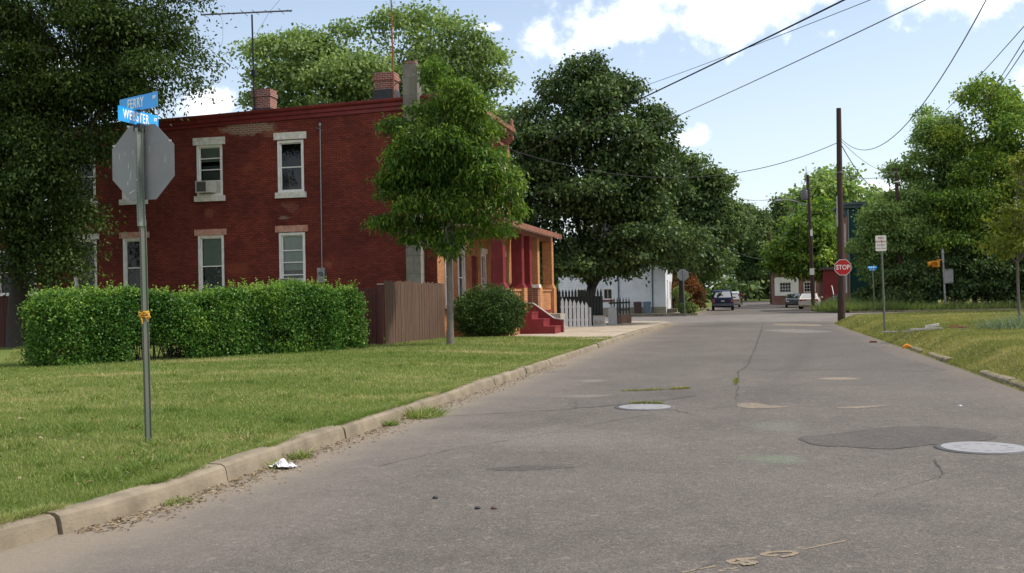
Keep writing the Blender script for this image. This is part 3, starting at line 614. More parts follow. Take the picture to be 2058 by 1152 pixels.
# ------------------------------------------------------------------ walls and windows
def wall(mb, mp, u0, u1, v0, v1, ops, depth=.16, mi=0):
    us = sorted({u0, u1, *[o[0] for o in ops], *[o[1] for o in ops]}); vs = sorted({v0, v1, *[o[2] for o in ops], *[o[3] for o in ops]})
    for a, b in zip(us[:-1], us[1:]):
        for c, d in zip(vs[:-1], vs[1:]):
            if any(o[0] <= a and b <= o[1] and o[2] <= c and d <= o[3] for o in ops): continue
            mb.quad(mp(a, 0, c), mp(b, 0, c), mp(b, 0, d), mp(a, 0, d), mi=mi)
    for a, b, c, d in ops:
        for p, q in (((a, c), (a, d)), ((b, c), (b, d)), ((a, c), (b, c)), ((a, d), (b, d))):
            mb.quad(mp(p[0], 0, p[1]), mp(q[0], 0, q[1]), mp(q[0], -depth, q[1]), mp(p[0], -depth, p[1]), mi=mi)
def window(par, mp, a, b, c, d, rails=(.5,), shade=0., trim=.085, lintel=None, sill=None, mull=0, label=None, curtain=0., name='window'):
    mb = MB(); t = trim
    mb.box(a, a+t, -.12, .025, c, d, mp=mp); mb.box(b-t, b, -.12, .025, c, d, mp=mp); mb.box(a+t, b-t, -.12, .025, d-t, d, mp=mp); mb.box(a+t, b-t, -.12, .03, c, c+t*.8, mp=mp)
    wn = mb.build(name, M['whitewood'], par, label=label)
    s = MB(); a2, b2, c2, d2 = a+t, b-t, c+t*.8, d-t; e = .035
    s.box(a2, a2+e, -.10, -.05, c2, d2, mp=mp); s.box(b2-e, b2, -.10, -.05, c2, d2, mp=mp); s.box(a2+e, b2-e, -.10, -.05, d2-e, d2, mp=mp); s.box(a2+e, b2-e, -.10, -.05, c2, c2+e, mp=mp)
    for r in rails:
        z = c2+(d2-c2)*r; s.box(a2+e, b2-e, -.102, -.045, z-.02, z+.02, mp=mp)
    for k in range(mull):
        x = a2+(b2-a2)*(k+1)/(mull+1); s.box(x-.015, x+.015, -.095, -.055, c2+e, d2-e, mp=mp)
    s.build('sash', M['whitewood'], wn)
    g = MB(); g.quad(mp(a2, -.075, c2), mp(b2, -.075, c2), mp(b2, -.075, d2), mp(a2, -.075, d2)); g.build('pane', M['glass'], wn)
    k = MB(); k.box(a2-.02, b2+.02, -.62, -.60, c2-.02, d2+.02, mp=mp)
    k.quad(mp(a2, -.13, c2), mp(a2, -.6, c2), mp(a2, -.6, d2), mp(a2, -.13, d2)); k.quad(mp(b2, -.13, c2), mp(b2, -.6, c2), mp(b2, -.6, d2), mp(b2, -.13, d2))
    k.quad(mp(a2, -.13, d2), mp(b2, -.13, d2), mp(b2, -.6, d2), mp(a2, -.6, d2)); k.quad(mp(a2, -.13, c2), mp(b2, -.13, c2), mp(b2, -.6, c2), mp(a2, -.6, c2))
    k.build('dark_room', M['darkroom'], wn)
    if shade: MB().box(a2+.01, b2-.01, -.17, -.165, d2-(d2-c2)*shade, d2, mp=mp).build('roller_shade', M['shade'], wn)
    if curtain: MB().box(a2+.01, b2-.01, -.25, -.24, c2, c2+(d2-c2)*curtain, mp=mp).build('curtain', M['curtain'], wn)
    if lintel: MB().box(a-.12, b+.12, .002, .07, lintel[0], lintel[1], mp=mp).build('lintel', M[lintel[2]], wn)
    if sill: MB().box(a-.09, b+.09, .002, .10, sill[0], sill[1], mp=mp).build('sill', M['stonewhite'], wn)
    return wn

# ------------------------------------------------------------------ the red brick corner house
WY, CX_ = 35.3, -10.58
side = lambda u, q, v: (u, WY-q, v)
front = lambda u, q, v: (CX_+q, u, v)
H = thing('brick_house', 'two storey house with painted dark red brick side wall and orange brick porch', 'house', (-18, 41, .15))
ops = []; wins = []
for (a, b) in ((-19.58, -18.57), (-16.42, -15.43), (-22.62, -21.66), (-24.68, -23.72)):
    ops += [(a, b, 5.45, 7.30), (a, b, 1.85, 4.02)]
mb = MB(); wall(mb, side, -25.6, CX_, 0, 7.80, ops)
mb.quad(side(-25.6, 0, 7.80), side(CX_, 0, 7.80), side(CX_, 0, 8.5), side(-25.6, 0, 8.12))
mb.quad((-25.6, WY, 0), (-25.6, WY+11.6, 0), (-25.6, WY+11.6, 8.12), (-25.6, WY, 8.12))
mb.build('side_wall', M['redbrick'], H)
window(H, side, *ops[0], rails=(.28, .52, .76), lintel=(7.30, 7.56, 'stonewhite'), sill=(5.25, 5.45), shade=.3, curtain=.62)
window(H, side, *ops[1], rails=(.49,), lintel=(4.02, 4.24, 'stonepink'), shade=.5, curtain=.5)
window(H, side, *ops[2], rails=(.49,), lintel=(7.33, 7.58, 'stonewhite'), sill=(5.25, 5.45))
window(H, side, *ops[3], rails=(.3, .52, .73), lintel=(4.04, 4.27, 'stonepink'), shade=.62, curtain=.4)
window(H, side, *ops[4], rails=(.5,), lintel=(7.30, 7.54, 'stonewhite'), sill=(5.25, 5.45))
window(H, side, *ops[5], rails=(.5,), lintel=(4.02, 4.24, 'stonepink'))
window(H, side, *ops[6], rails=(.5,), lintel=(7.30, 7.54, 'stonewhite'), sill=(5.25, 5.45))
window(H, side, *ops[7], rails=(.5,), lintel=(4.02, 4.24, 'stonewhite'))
# cornice that falls gently to the rear
prof = [(.003, -.37), (.05, -.37), (.05, -.25), (.10, -.22), (.10, -.11), (.17, -.06), (.19, .0), (.19, .035), (-.2, .05), (-.2, -.02)]
ring = lambda u, top: [side(u, q, top+v) for q, v in prof]
MB().loft([ring(-25.7, 8.16), ring(CX_+.02, 8.54)]).build('cornice', M['redpaint'], H)
MB().prism([(-25.6, WY+.21, 8.02), (CX_, WY+.21, 8.40), (CX_, WY+.21, 8.5), (-25.6, WY+.21, 8.12)], (0, 11.4, 0)).build('roof', M['roof'], H)
fops = [(36.2, 37.15, 1.35, 3.35), (37.9, 38.85, 1.35, 3.35), (39.9, 40.85, .95, 3.2), (41.3, 42.1, 1.35, 3.35), (43.0, 43.9, .95, 3.2), (44.6, 45.5, 1.35, 3.35),
        (36.6, 37.5, 5.3, 7.2), (39.2, 40.1, 5.3, 7.2), (42.2, 43.1, 5.3, 7.2), (44.8, 45.7, 5.3, 7.2)]
mb = MB(); wall(mb, front, WY, 46.9, 0, 8.5, fops); mb.build('front_wall', M['orangebrick'], H)
MB().quad((CX_, 46.9, 0), (-25.6, 46.9, 0), (-25.6, 46.9, 8.12), (CX_, 46.9, 8.5)).build('far_wall', M['orangebrick'], H)
for i, o in enumerate(fops):
    if i in (2, 4):
        d = MB(); d.box(o[0], o[1], -.14, -.09, o[2], o[3], mp=front); dr = d.build('door', M['redpaint'], H)
        MB().box(o[1]-.14, o[1]-.10, -.09, -.03, 1.95, 2.0, mp=front).build('handle', M['metal'], dr)
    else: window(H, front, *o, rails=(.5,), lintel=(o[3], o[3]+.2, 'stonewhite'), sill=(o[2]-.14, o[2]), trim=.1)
# front cornice with brackets and an end scroll
mb = MB(); mb.box(35.1, 45.2, .004, .28, 8.05, 8.18, mp=front); mb.box(35.1, 45.2, .004, .55, 8.55, 8.68, mp=front); mb.box(35.1, 45.2, .004, .68, 8.69, 8.86, mp=front)
fc = mb.build('front_cornice', M['copper'], H)
MB().box(35.2, 45.1, .003, .06, 8.19, 8.54, mp=front).build('frieze', M['whitewood'], fc)
for u in (35.15, 37.5, 40.0, 42.5, 44.9):
    b = MB(); pf = [(.01, 7.75), (.12, 7.72), (.2, 7.95), (.34, 8.2), (.56, 8.38), (.56, 8.53), (.01, 8.53)]
    b.prism([front(u, q+.062, v) for q, v in pf], (0, .22, 0)); b.build('bracket', M['copper'], fc)
b = MB(); b.lathe((CX_+.55, 45.0, 8.86), [(.09, 0), (.13, .1), (.06, .2), (.09, .3), (.02, .42)], 10); b.build('finial', M['copper'], fc)
# chimneys
mb = MB(); mb.box(-11.55, -11.03, .004, .46, .05, 9.62, mp=side); c = mb.build('block_chimney', M['cmu'], H)
MB().box(-11.47, -11.11, .09, .38, 9.62, 9.74, mp=side).build('flue', M['chimbrick'], c)
def chim(x0, x1, y0, z0, z1):
    mb = MB(); d = x1-x0; mb.box(x0, x1, y0, y0+d*.8, z0, z1-.32); mb.box(x0-.04, x1+.04, y0-.04, y0+d*.8+.04, z1-.315, z1-.16); mb.box(x0-.01, x1+.01, y0-.01, y0+d*.8+.01, z1-.155, z1)
    c = mb.build('chimney', M['chimbrick'], H)
    mb = MB(); e = .09; zz = z0+.62
    mb.loft([[(x0-e-.12, y0-e-.12, z0-.5), (x1+e+.12, y0-e-.12, z0-.5), (x1+e+.12, y0+d*.8+e, z0-.5), (x0-e-.12, y0+d*.8+e, z0-.5)],
             [(x0-.015, y0-.015, zz), (x1+.015, y0-.015, zz), (x1+.015, y0+d*.8+.015, zz), (x0-.015, y0+d*.8+.015, zz)]])
    mb.build('tar_flashing', M['tar'], c); return c
chim(-13.82, -13.05, 38.3, 8.9, 10.17); chim(-19.62, -18.85, 39.9, 8.8, 10.2)
MB().tube([(-13.05, 38.5, 9.75), (-12.6, 37.9, 9.72), (-12.0, 37.0, 9.7)], .025, 6).build('vent_pipe', M['metal'], H)
# electric meter and its conduit
mb = MB(); mb.tube([side(-14.77, .05, 7.72), side(-14.79, .05, 2.75)], .022, 8); mb.lathe(side(-14.77, .05, 7.70), [(.022, 0), (.06, .02), (.06, .1), (.02, .16)], 10); cd = mb.build('conduit', M['metal'], H)
mt = MB().box(-14.94, -14.66, .003, .14, 2.22, 2.74, mp=side).build('meter_box', M['metal'], H)
mb = MB(); mb.tube([side(-14.80, .14, 2.52), side(-14.80, .24, 2.52)], [.085, .08], 16); mb.build('meter_dial', M['glass'], mt)
# porch
PX0, PX1 = CX_+.004, -8.7
mb = MB(); mb.box(PX0, PX1, 36.7, 47.15, .10, .93); mb.build('porch_base', M['orangebrick'], H)
mb = MB(); mb.box(PX0, PX1+.06, 36.64, 47.2, .934, 1.0); mb.build('porch_floor', M['redstep'], H)
def pillar(y0, y1, mu, ml, lab=None):
    mb = MB(); mb.box(PX1-.42, PX1, y0, y1, 2.12, 4.0)
    mb.loft([[(PX1-.42, y0, 2.118), (PX1, y0, 2.118), (PX1, y1, 2.118), (PX1-.42, y1, 2.118)], [(PX1-.53, y0-.09, 1.93), (PX1+.09, y0-.09, 1.93), (PX1+.09, y1+.09, 1.93), (PX1-.53, y1+.09, 1.93)]])
    p = mb.build('pillar', M[mu], H, label=lab); mb = MB(); mb.box(PX1-.53, PX1+.09, y0-.09, y1+.09, .12, 1.928); mb.build('pier', M[ml], p); return p
pillar(37.18, 37.6, 'redpaint', 'orangebrick', 'red painted pillar nearest the street tree')
pillar(40.38, 40.8, 'redpaint', 'orangebrick', 'red painted pillar left of the steps')
pillar(41.88, 42.3, 'redpaint', 'brownbrick', 'red painted pillar above the white cap')
pillar(43.48, 43.9, 'orangebrick', 'orangebrick', 'narrow bare orange brick pillar')
pillar(46.68, 47.1, 'orangebrick', 'orangebrick', 'bare orange brick pillar at the porch end')
MB().box(PX1-.5, PX1+.36, 41.86, 42.34, 1.932, 2.06).build('stone_cap', M['stonewhite'], H)
MB().box(PX1-.32, PX1+.30, 41.9, 42.3, .12, 1.926).build('stair_pier', M['brownbrick'], H)
for y0, y1 in ((37.7, 40.28), (44.0, 46.58)):
    mb = MB(); mb.box(PX1-.3, PX1-.06, y0, y1, 1.002, 1.80); mb.box(PX1-.35, PX1-.01, y0, y1, 1.802, 1.88); mb.build('porch_wall', M['orangebrick'], H)
MB().box(PX1-.42, PX1-.02, 36.9, 47.1, 4.002, 4.2).build('porch_beam', M['copper'], H)
mb = MB(); rf = [(CX_+.005, 4.82), (-9.4, 4.55), (-8.6, 4.31), (-8.28, 4.22), (-8.28, 4.29), (-8.6, 4.38), (-9.4, 4.63), (CX_+.005, 4.9)]
mb.prism([(x, 36.6, z) for x, z in rf], (0, 10.1, 0)); pr = mb.build('porch_roof', M['shingle'], H)
mb = MB(); mb.box(-8.278, -8.23, 36.58, 46.72, 4.10, 4.30); mb.prism([(x, 36.56, z-.12) for x, z in rf[:4]]+[(x, 36.56, z-.02) for x, z in rf[4:]], (0, .038, 0)); mb.build('fascia', M['copper'], pr)
MB().box(PX0, -8.5, 36.9, 46.68, 4.206, 4.22).build('soffit', M['whitewood'], pr)
# steps to the porch
SY0, SY1 = 39.86, 41.2
mb = MB(); pf = [(PX1, .12), (-7.36, .12), (-7.36, .40), (-7.34, .40), (-7.34, .44), (-7.80, .44), (-7.80, .68), (-7.78, .68), (-7.78, .72), (-8.25, .72), (-8.25, .95), (-8.23, .95), (-8.23, .99), (PX1, .99)]
mb.prism([(x, SY0, z) for x, z in pf], (0, SY1-SY0, 0)); st = mb.build('front_steps', M['redstep'], H)
mb = MB(); ck = [(PX1, .12), (-7.28, .12), (-7.28, .62), (-7.62, .68), (-8.45, 1.28), (PX1, 1.30)]
mb.prism([(x, SY1+.003, z) for x, z in ck], (0, .24, 0)); mb.build('cheek_wall', M['redstep'], st)
mb = MB(); mb.prism([(-7.24, SY1-.02, .625), (-7.63, SY1-.02, .69), (-8.46, SY1-.02, 1.29), (PX1, SY1-.02, 1.31), (PX1, SY1-.02, 1.35), (-8.48, SY1-.02, 1.335), (-7.65, SY1-.02, .735), (-7.24, SY1-.02, .665)], (0, .29, 0)); mb.build('coping', M['board'], st)
mb = MB(); mb.box(-8.6, -7.62, 43.0, 44.3, .12, .32); mb.box(-8.6, -7.72, 43.1, 44.2, .322, .86); mb.build('planter_wall', M['board'], H)

# things fixed to or standing at the house
def ac(x0, x1, z0, z1, label):
    t = thing('window_air_conditioner', label, 'air conditioner', ((x0+x1)/2, WY, z0), 'window air conditioners')
    mb = MB(); mb.box(x0, x1, -.2, .34, z0, z1, mp=side); mb.build('case', M['acwhite'], t)
    mb = MB()
    for i in range(7): z = z0+.05+i*(z1-z0-.1)/6.5; mb.box(x0+.04, x1-.2, .343, .352, z, z+.025, mp=side)
    mb.box(x0+.04, x1-.2, .341, .3425, z0+.03, z1-.03, mp=side); mb.build('louvre', M['grille'], t)
    mb = MB(); mb.box(x1+.002, -18.66 if x0 < -18 else -15.52, -.1, -.03, z0, z1, mp=side)
    for i in range(4): mb.box(x1+.02+i*.035, x1+.03+i*.035, -.03, -.02, z0, z1, mp=side)
    mb.build('side_panel', M['acwhite'], t)
ac(-19.47, -18.86, 5.55, 5.97, 'window air conditioner in the upper left window of the red wall')
ac(-16.31, -15.75, 1.97, 2.40, 'window air conditioner in the lower window beside the electric meter')

def antenna():
    x, y = -19.5, 39.85; t = thing('roof_antenna', 'old television antenna with long boom on the left chimney', 'antenna', (x, y, 9.2))
    mb = MB(); mb.tube([(x, y, 9.0), (x-.02, y, 10.3), (x-.05, y, 13.22)], .036, 7); mb.build('mast', M['wire'], t)
    MB().box(x-.1, x+.08, y-.08, y+.08, 10.72, 10.95).build('rotor', M['wire'], t)
    mb = MB(); mb.tube([(x-2.05, y-.5, 13.24), (x+1.52, y+.4, 13.36)], .034, 6); mb.build('boom', M['grille'], t)
    mb = MB()
    for k, (u, L) in enumerate(((-1.95, .5), (-1.4, .55), (-.85, .6), (-.35, .75), (0.1, .8), (.6, .9), (1.1, .7), (1.4, .4))):
        c = Vector((x+u, y+u*.25, 13.30+u*.033)); d = Vector((-.28, 1, .10+.05*(k % 3))).normalized()
        mb.tube([c-d*L, c+d*L], .012, 5)
    mb.tube([(x+.62, y+.2, 13.33), (x+.12, y-.3, 12.1)], .007, 5); mb.tube([(x+.62, y+.2, 13.33), (x+.9, y+.6, 13.9)], .007, 5)
    mb.build('element', M['grille'], t)
    mb = MB(); mb.tube([(x-1.3, y-.3, 13.25), (x-1.18, y-.3, 12.9), (x-1.2, y-.3, 12.2), (x-1.35, y-.3, 11.8)], .006, 5); mb.build('loose_wire', M['wiregrey'], t)
antenna()
t = thing('roof_mast', 'tall thin rusty mast beside the brick chimney near the block flue', 'mast', (-12.78, 37.5, 8.4))
mb = MB(); mb.tube([(-12.78, 37.5, 8.35), (-12.8, 37.5, 11), (-12.84, 37.5, 14.5)], [.03, .027, .02], 7); mb.build('pole', M['rustpipe'], t)
mb = MB(); mb.tube([(-12.80, 37.5, 12.9), (-14.2, 38.2, 8.45)], .004, 4); mb.tube([(-12.80, 37.5, 12.9), (-11.6, 38.4, 8.45)], .004, 4); mb.build('guy_wire', M['wiregrey'], t)

# rear neighbour seen through the big tree
t = thing('rear_house', 'dim rear building with yellow siding and white windows behind the big tree', 'house', (-28, 37, .2))
rw = lambda u, q, v: (u, 35.0-q, v)
o2 = [(-27.75, -26.95, 2.0, 3.75), (-26.75, -26.05, 2.0, 3.75), (-30.4, -29.6, 2.0, 3.75)]
mb = MB(); wall(mb, rw, -34, -25.72, 0, 4.5, o2); mb.build('lower_wall', M['redbrick'], t)
mb = MB(); wall(mb, rw, -34, -25.72, 4.62, 7.2, [(-28.2, -27.3, 5.3, 6.8)]); mb.build('upper_wall', M['yellowside'], t)
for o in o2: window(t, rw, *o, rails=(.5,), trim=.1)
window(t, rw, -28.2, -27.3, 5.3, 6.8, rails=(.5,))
MB().box(-34, -25.72, .002, .12, 4.502, 4.615, mp=rw).build('gutter', M['whitewood'], t)
MB().box(-34, -25.72, -8, .15, 7.202, 7.4, mp=rw).build('roof', M['roof'], t)
MB().tube([rw(-25.85, .1, 4.5), rw(-25.84, .1, .3)], .055, 8).build('downpipe', M['rustpipe'], t)

# ------------------------------------------------------------------ fences
def pickets(par, a, b, n, wd, z0, zs, m, th=.025, point=.12, fac=None):
    a, b = Vector(a), Vector(b); d = (b-a).normalized(); s = Vector((-d.y, d.x, 0))
    for i in range(n):
        c = a.lerp(b, (i+.5)/n); z1 = zs(i/(n-1)) if callable(zs) else zs; w2 = wd/2*random.uniform(.92, 1.05); dz = random.uniform(-.015, .015)
        pf = [c-d*w2+Vector((0, 0, z0)), c+d*w2+Vector((0, 0, z0)), c+d*w2+Vector((0, 0, z1-point+dz)), c+Vector((0, 0, z1+dz)), c-d*w2+Vector((0, 0, z1-point+dz))]
        MB().prism(pf, s*th).build('picket', M[m], par)
def rail(par, a, b, z, m, off=.028, h=.09, name='rail'):
    a, b = Vector(a), Vector(b); d = (b-a).normalized(); s = Vector((-d.y, d.x, 0))*off
    q = [a+s+Vector((0, 0, z)), a+s*2.2+Vector((0, 0, z)), a+s*2.2+Vector((0, 0, z+h)), a+s+Vector((0, 0, z+h))]
    MB().prism(q, b-a).build(name, M[m], par)
def boardfence(name, label, a, b, z0, top, m, bw=.105, posts=(), jag=.02, seed=0, pm=None):
    rg = random.Random(seed); a, b = Vector(a), Vector(b); L = (b-a).length; d = (b-a)/L; s = Vector((-d.y, d.x, 0)); t = thing(name, label, 'fence', tuple(a)+() if len(a) == 3 else (*a, 0))
    mb = MB(); n = int(L/bw)
    for i in range(n):
        c = a+d*(i*bw); z1 = top(i/n)+rg.uniform(-jag, jag); o = s*rg.uniform(-.006, .006); e = bw-rg.uniform(.006, .014)
        z = z0+rg.uniform(-.02, .02)
        mb.prism([c+o+Vector((0, 0, z)), c+d*e+o+Vector((0, 0, z)), c+d*e+o+Vector((0, 0, z1-.015)), c+d*(e-.02)+o+Vector((0, 0, z1)), c+d*.02+o+Vector((0, 0, z1)), c+o+Vector((0, 0, z1-.015))], s*.022)
    mb.build('board', M[m], t)
    for zz in (z0+.3, z0+(top(0)-z0)*.8): rail(t, a, b, zz, m, .03)
    for f, hgt in posts:
        c = a+d*(L*f); MB().box(c.x-.06, c.x+.06, c.y-.06, c.y+.06, z0-.1, hgt).build('post', M[pm or m], t)
    return t
boardfence('board_fence', 'weathered brown board fence running from corner post to street tree', (-10.28, 29.05, 0), (-9.86, 33.7, 0), .27, lambda f: 2.10-.03*f, 'wood', .10, seed=2, jag=.028)
t = thing('fence_post', 'square dark post at the near end of the brown board fence', 'post', (-10.36, 28.9, .1)); mb = MB(); mb.box(-10.43, -10.31, 28.86, 28.98, .1, 2.0); mb.build('shaft', M['redwood'], t); MB().box(-10.45, -10.29, 28.84, 29.0, 2.0, 2.03).build('cap', M['board'], t)
t = thing('short_stake', 'short rotting stake left of the dark fence post', 'post', (-10.72, 28.6, .1)); MB().lathe((-10.72, 28.6, .1), [(.04, 0), (.045, .3), (.035, .55), (.012, .62)], 7).build('shaft', M['darkbark'], t)
boardfence('board_fence', 'dark red brown board fence behind the long hedge', (-30, 31.2, 0), (-10.5, 29.3, 0), .2, lambda f: 1.92, 'redwood', .12, seed=5)
t = thing('picket_fence', 'weathered grey picket fence beside the orange brick porch', 'fence', (-8.5, 47.2, .15))
a, b = (-8.46, 47.3, 0), (-7.30, 47.95, 0)
pickets(t, a, b, 7, .145, .17, lambda f: 1.52-.22*f, 'greyfence', point=.17); rail(t, a, b, .45, 'greyfence'); rail(t, a, b, 1.05, 'greyfence')
MB().box(-7.30, -7.20, 47.98, 48.08, .1, 1.05).build('post', M['greyfence'], t)
t = thing('low_panel', 'low grey carved board between picket fence and gate leaf', 'panel', (-6.9, 48.6, .15))
MB().box(-7.17, -6.62, 48.6, 48.64, .15, .62).build('board', M['greyfence'], t); mb = MB(); mb.box(-7.19, -6.60, 48.58, 48.66, .622, .66); mb.box(-7.19, -7.172, 48.58, 48.66, .15, .62); mb.build('frame', M['board'], t)
for i in range(4): mb = MB(); mb.tube([(-7.05+i*.115, 48.6, .28), (-7.05+i*.115, 48.57, .36), (-7.05+i*.115, 48.6, .45)], [.02, .045, .02], 8); mb.build('relief', M['board'], t)
t = thing('gate_leaf', 'grey pointed gate leaf standing in front of black pickets', 'gate', (-6.6, 50, .15))
mb = MB(); pf = [(-6.68, .2), (-6.28, .2), (-6.28, .92), (-6.40, 1.06), (-6.52, 1.12), (-6.60, 1.03), (-6.68, .9)]; mb.prism([(x, 50, z) for x, z in pf], (0, .04, 0)); mb.build('board', M['greyfence'], t)
mb = MB(); mb.box(-6.66, -6.30, 50.042, 50.08, .35, .43); mb.build('brace', M['greyfence'], t)
t = thing('picket_fence', 'black picket fence on brown base boards near the street corner', 'fence', (-6.7, 52, .15))
a, b = (-6.85, 52.0, 0), (-6.10, 54.4, 0)
pickets(t, a, b, 7, .12, .55, 1.45, 'darkwood', point=.2); rail(t, a, b, .8, 'darkwood'); rail(t, a, b, 1.15, 'darkwood')
MB().prism([(-6.87, 51.95, .12), (-6.08, 54.45, .12), (-6.08, 54.45, .6), (-6.87, 51.95, .6)], (-.04, .012, 0)).build('base_board', M['wood'], t)
t = thing('stockade_fence', 'tall dark spiked fence under the dark crowned tree', 'fence', (-9, 49.5, .15))
mb = MB(); mb.prism([(-10.5, 49.6, .12), (-7.0, 50.6, .12), (-7.0, 50.6, 1.55), (-10.5, 49.6, 1.55)], (-.01, .04, 0)); mb.build('panel', M['darkwood'], t)
pickets(t, (-10.5, 49.55, 0), (-7.0, 50.55, 0), 24, .105, .15, 1.92, 'darkwood', point=.16)

# ------------------------------------------------------------------ hedge and planting
t = thing('hedge', 'long clipped green hedge in front of the red house', 'hedge', (-12.6, 23.6, .25))
ha, hb = np.array([-15.15, 20.3, .22]), np.array([-10.45, 26.9, .27]); hd = (hb-ha); HL = np.linalg.norm(hd); hd = hd/HL; hs = np.array([-hd[1], hd[0], 0])
rg = np.random.default_rng(31); nc = 15500
u = rg.random(nc)*(HL+.3)-.15; top = 1.48+.08*np.sin(u*1.3)+.06*np.sin(u*3.1+1)+.03*np.sin(u*7.3)+.14*u/HL
bul = 1+.20*np.sin(u*2.1+.5)+.14*np.sin(u*4.7)
f = rg.random(nc); q = np.where(f < .6, rg.random(nc)**.5, rg.random(nc)); 
vv = np.where(f < .45, rg.random(nc), np.where(f < .72, 1-.12*rg.random(nc)**1.5, rg.random(nc)))
hw = .55*bul*np.interp(vv, [0, .12, .5, .85, 1], [.95, 1.0, 1.05, .95, .62]); sg = np.where(rg.random(nc) < .72, -1, 1)
lat = np.where(f < .45, sg*(1-.25*rg.random(nc)**2), rg.uniform(-1, 1, nc))*hw
endr = np.minimum(1, np.minimum(u+.25, HL+.35-u)/.55); lat = lat*np.sqrt(np.clip(endr, .15, 1))
gapm = (np.abs(u-2.55) < .62) & (vv < .30)            # the thin place at its foot
c = ha+u[:, None]*hd+lat[:, None]*hs; c[:, 2] = .24+vv*top*np.interp(endr, [0, 1], [.8, 1])
gapm |= (gnoise(c, 2.4, 17) < -.72); c = c[~gapm]; nc = len(c); per = 9; C = np.repeat(c, per, 0); n = len(C)
p = C+rg.normal(size=(n, 3))*np.array([.075, .075, .06]); p[:, 2] = np.maximum(p[:, 2], .27)
outd = unit(np.stack([-hs[0]*np.sign(-(lat[~gapm] if len(lat) != nc else lat)), -hs[1]*np.sign(-(lat[~gapm] if len(lat) != nc else lat)), np.zeros(nc)], 1))
Dd = np.repeat(outd, per, 0); D = unit(Dd*.35+rg.normal(size=(n, 3))*.7+np.array([0, 0, .15])); Nn = unit(rg.normal(size=(n, 3))*.6+Dd*.4+np.array([0, 0, .7]))
tn = .40+np.repeat(gnoise(c, .7, 6)*.12+gnoise(c, 2.2, 4)*.13+rg.normal(size=nc)*.1, per)+rg.normal(size=n)*.12
s = rg.uniform(.7, 1.25, n); V = leafverts(p, D, Nn, .068*s, .042*s, .1)
# young shoots along the top
ns = 620; us = rg.random(ns)*HL; base = ha+us[:, None]*hd+(rg.uniform(-.45, .45, ns))[:, None]*hs; base[:, 2] = .26+1.46+.14*us/HL+.07*np.sin(us*1.3)
k = 9; tt = np.tile(np.linspace(0, 1, k), ns)[:, None]; dr = np.repeat(unit(rg.normal(size=(ns, 3))*.3+np.array([0, 0, 1])), k, 0)*np.repeat(rg.uniform(.06, .34, ns)*rg.random(ns)+.05, k)[:, None]
p2 = np.repeat(base, k, 0)+dr*tt; D2 = unit(rg.normal(size=p2.shape)+np.array([0, 0, .5])); V2 = leafverts(p2, D2, unit(rg.normal(size=p2.shape)*.6+np.array([0, 0, .8])), .06, .036, .05)
npmesh('foliage', np.concatenate([V, V2]), 4, np.clip(np.concatenate([tn, np.full(len(p2), .8)+rg.normal(size=len(p2))*.1]), 0, 1), M['lf_hedge'], t)
mb = MB()
for i in range(46):
    uu = (i+.5)/46*HL; b0 = Vector(ha+uu*hd+rg.uniform(-.2, .2)*hs); b0.z = .1
    for j in range(3):
        e = b0+Vector((rg.normal()*.25, rg.normal()*.25, rg.uniform(.8, 1.35))); mb.tube([b0, b0.lerp(e, .5)+Vector((rg.normal()*.05, rg.normal()*.05, 0)), e], [.02, .014, .005], 5, 0, False)
mb.build('stem', M['darkbark'], t)
shrub('clipped_shrub', 'rounded clipped dark shrub in front of the porch', (-8.65, 34.7, .2), [(-8.62, 34.7, 1.12, 1.16, 1.05, .86), (-8.95, 34.6, 1.0, .9, .9, .75), (-8.25, 34.6, 1.05, .82, .85, .8)], 'lf_shrub', 3600, 8, .07, .075, .04, seed=8, shell=.2, gap=-2, droop=0, gscale=2, sub=0)

T2 = [(-8.4, 29, 5.5, 1.55, 1.35, 1.75), (-8.15, 29, 6.95, 1.15, 1.0, 1.2), (-8.3, 29, 4.6, 1.6, 1.2, 1.0), (-9.3, 29, 4.3, .9, .9, .8), (-7.25, 29, 4.35, 1.05, 1.0, 1.05), (-9.95, 28.9, 3.75, .6, .5, .30), (-6.6, 29, 4.4, .65, .55, .95), (-8.2, 29, 3.4, 1.15, .9, .62), (-9.15, 29, 6.3, .95, .85, .85), (-8.75, 29, 7.85, .22, .24, .52), (-7.5, 29, 6.2, .75, .8, .9), (-9.75, 28.8, 5.2, .6, .65, .7)]
tree('street_tree', 'young street tree with drooping glossy leaves on the front lawn', (-8.25, 28.65, .27), T2, 'lf_street', 'bark', .098, 5400, 9, .125, .135, .050, seed=12, droop=.7, out=.38, shell=.40, gap=-.85, gscale=1.9, fork=2.55, nsub=90, lean=(-8.3, 28.9, 2.7), sprig=.10, sub=5)
T1 = [(-22.2, 30.3, 9.8, 4.0, 3.0, 3.5), (-18.7, 30.2, 8.9, 1.9, 1.8, 1.7), (-19.3, 30.3, 11.4, 2, 2, 2), (-23.2, 30, 5.5, 2.6, 2.3, 3.5), (-21.3, 29.6, 5.0, 1.35, 1.5, 2.8), (-25.5, 30, 8, 3, 2.6, 4), (-20.8, 29.8, 7.2, 1.9, 1.6, 1.8), (-22.0, 29.4, 3.6, 1.9, 1.4, 1.7), (-23.4, 29.6, 7.6, 2.4, 1.8, 1.8), (-21.6, 29.9, 8.4, 2.2, 2.0, 1.4)]
tree('shade_tree', 'huge dark tree with drooping fine foliage at the left edge', (-23.3, 30.3, .2), T1, 'lf_left', 'darkbark', .30, 21000, 9, .19, .125, .066, seed=3, droop=.4, shell=.40, gap=-.72, gscale=1.0, nsub=110, fork=4.2, sprig=.22)
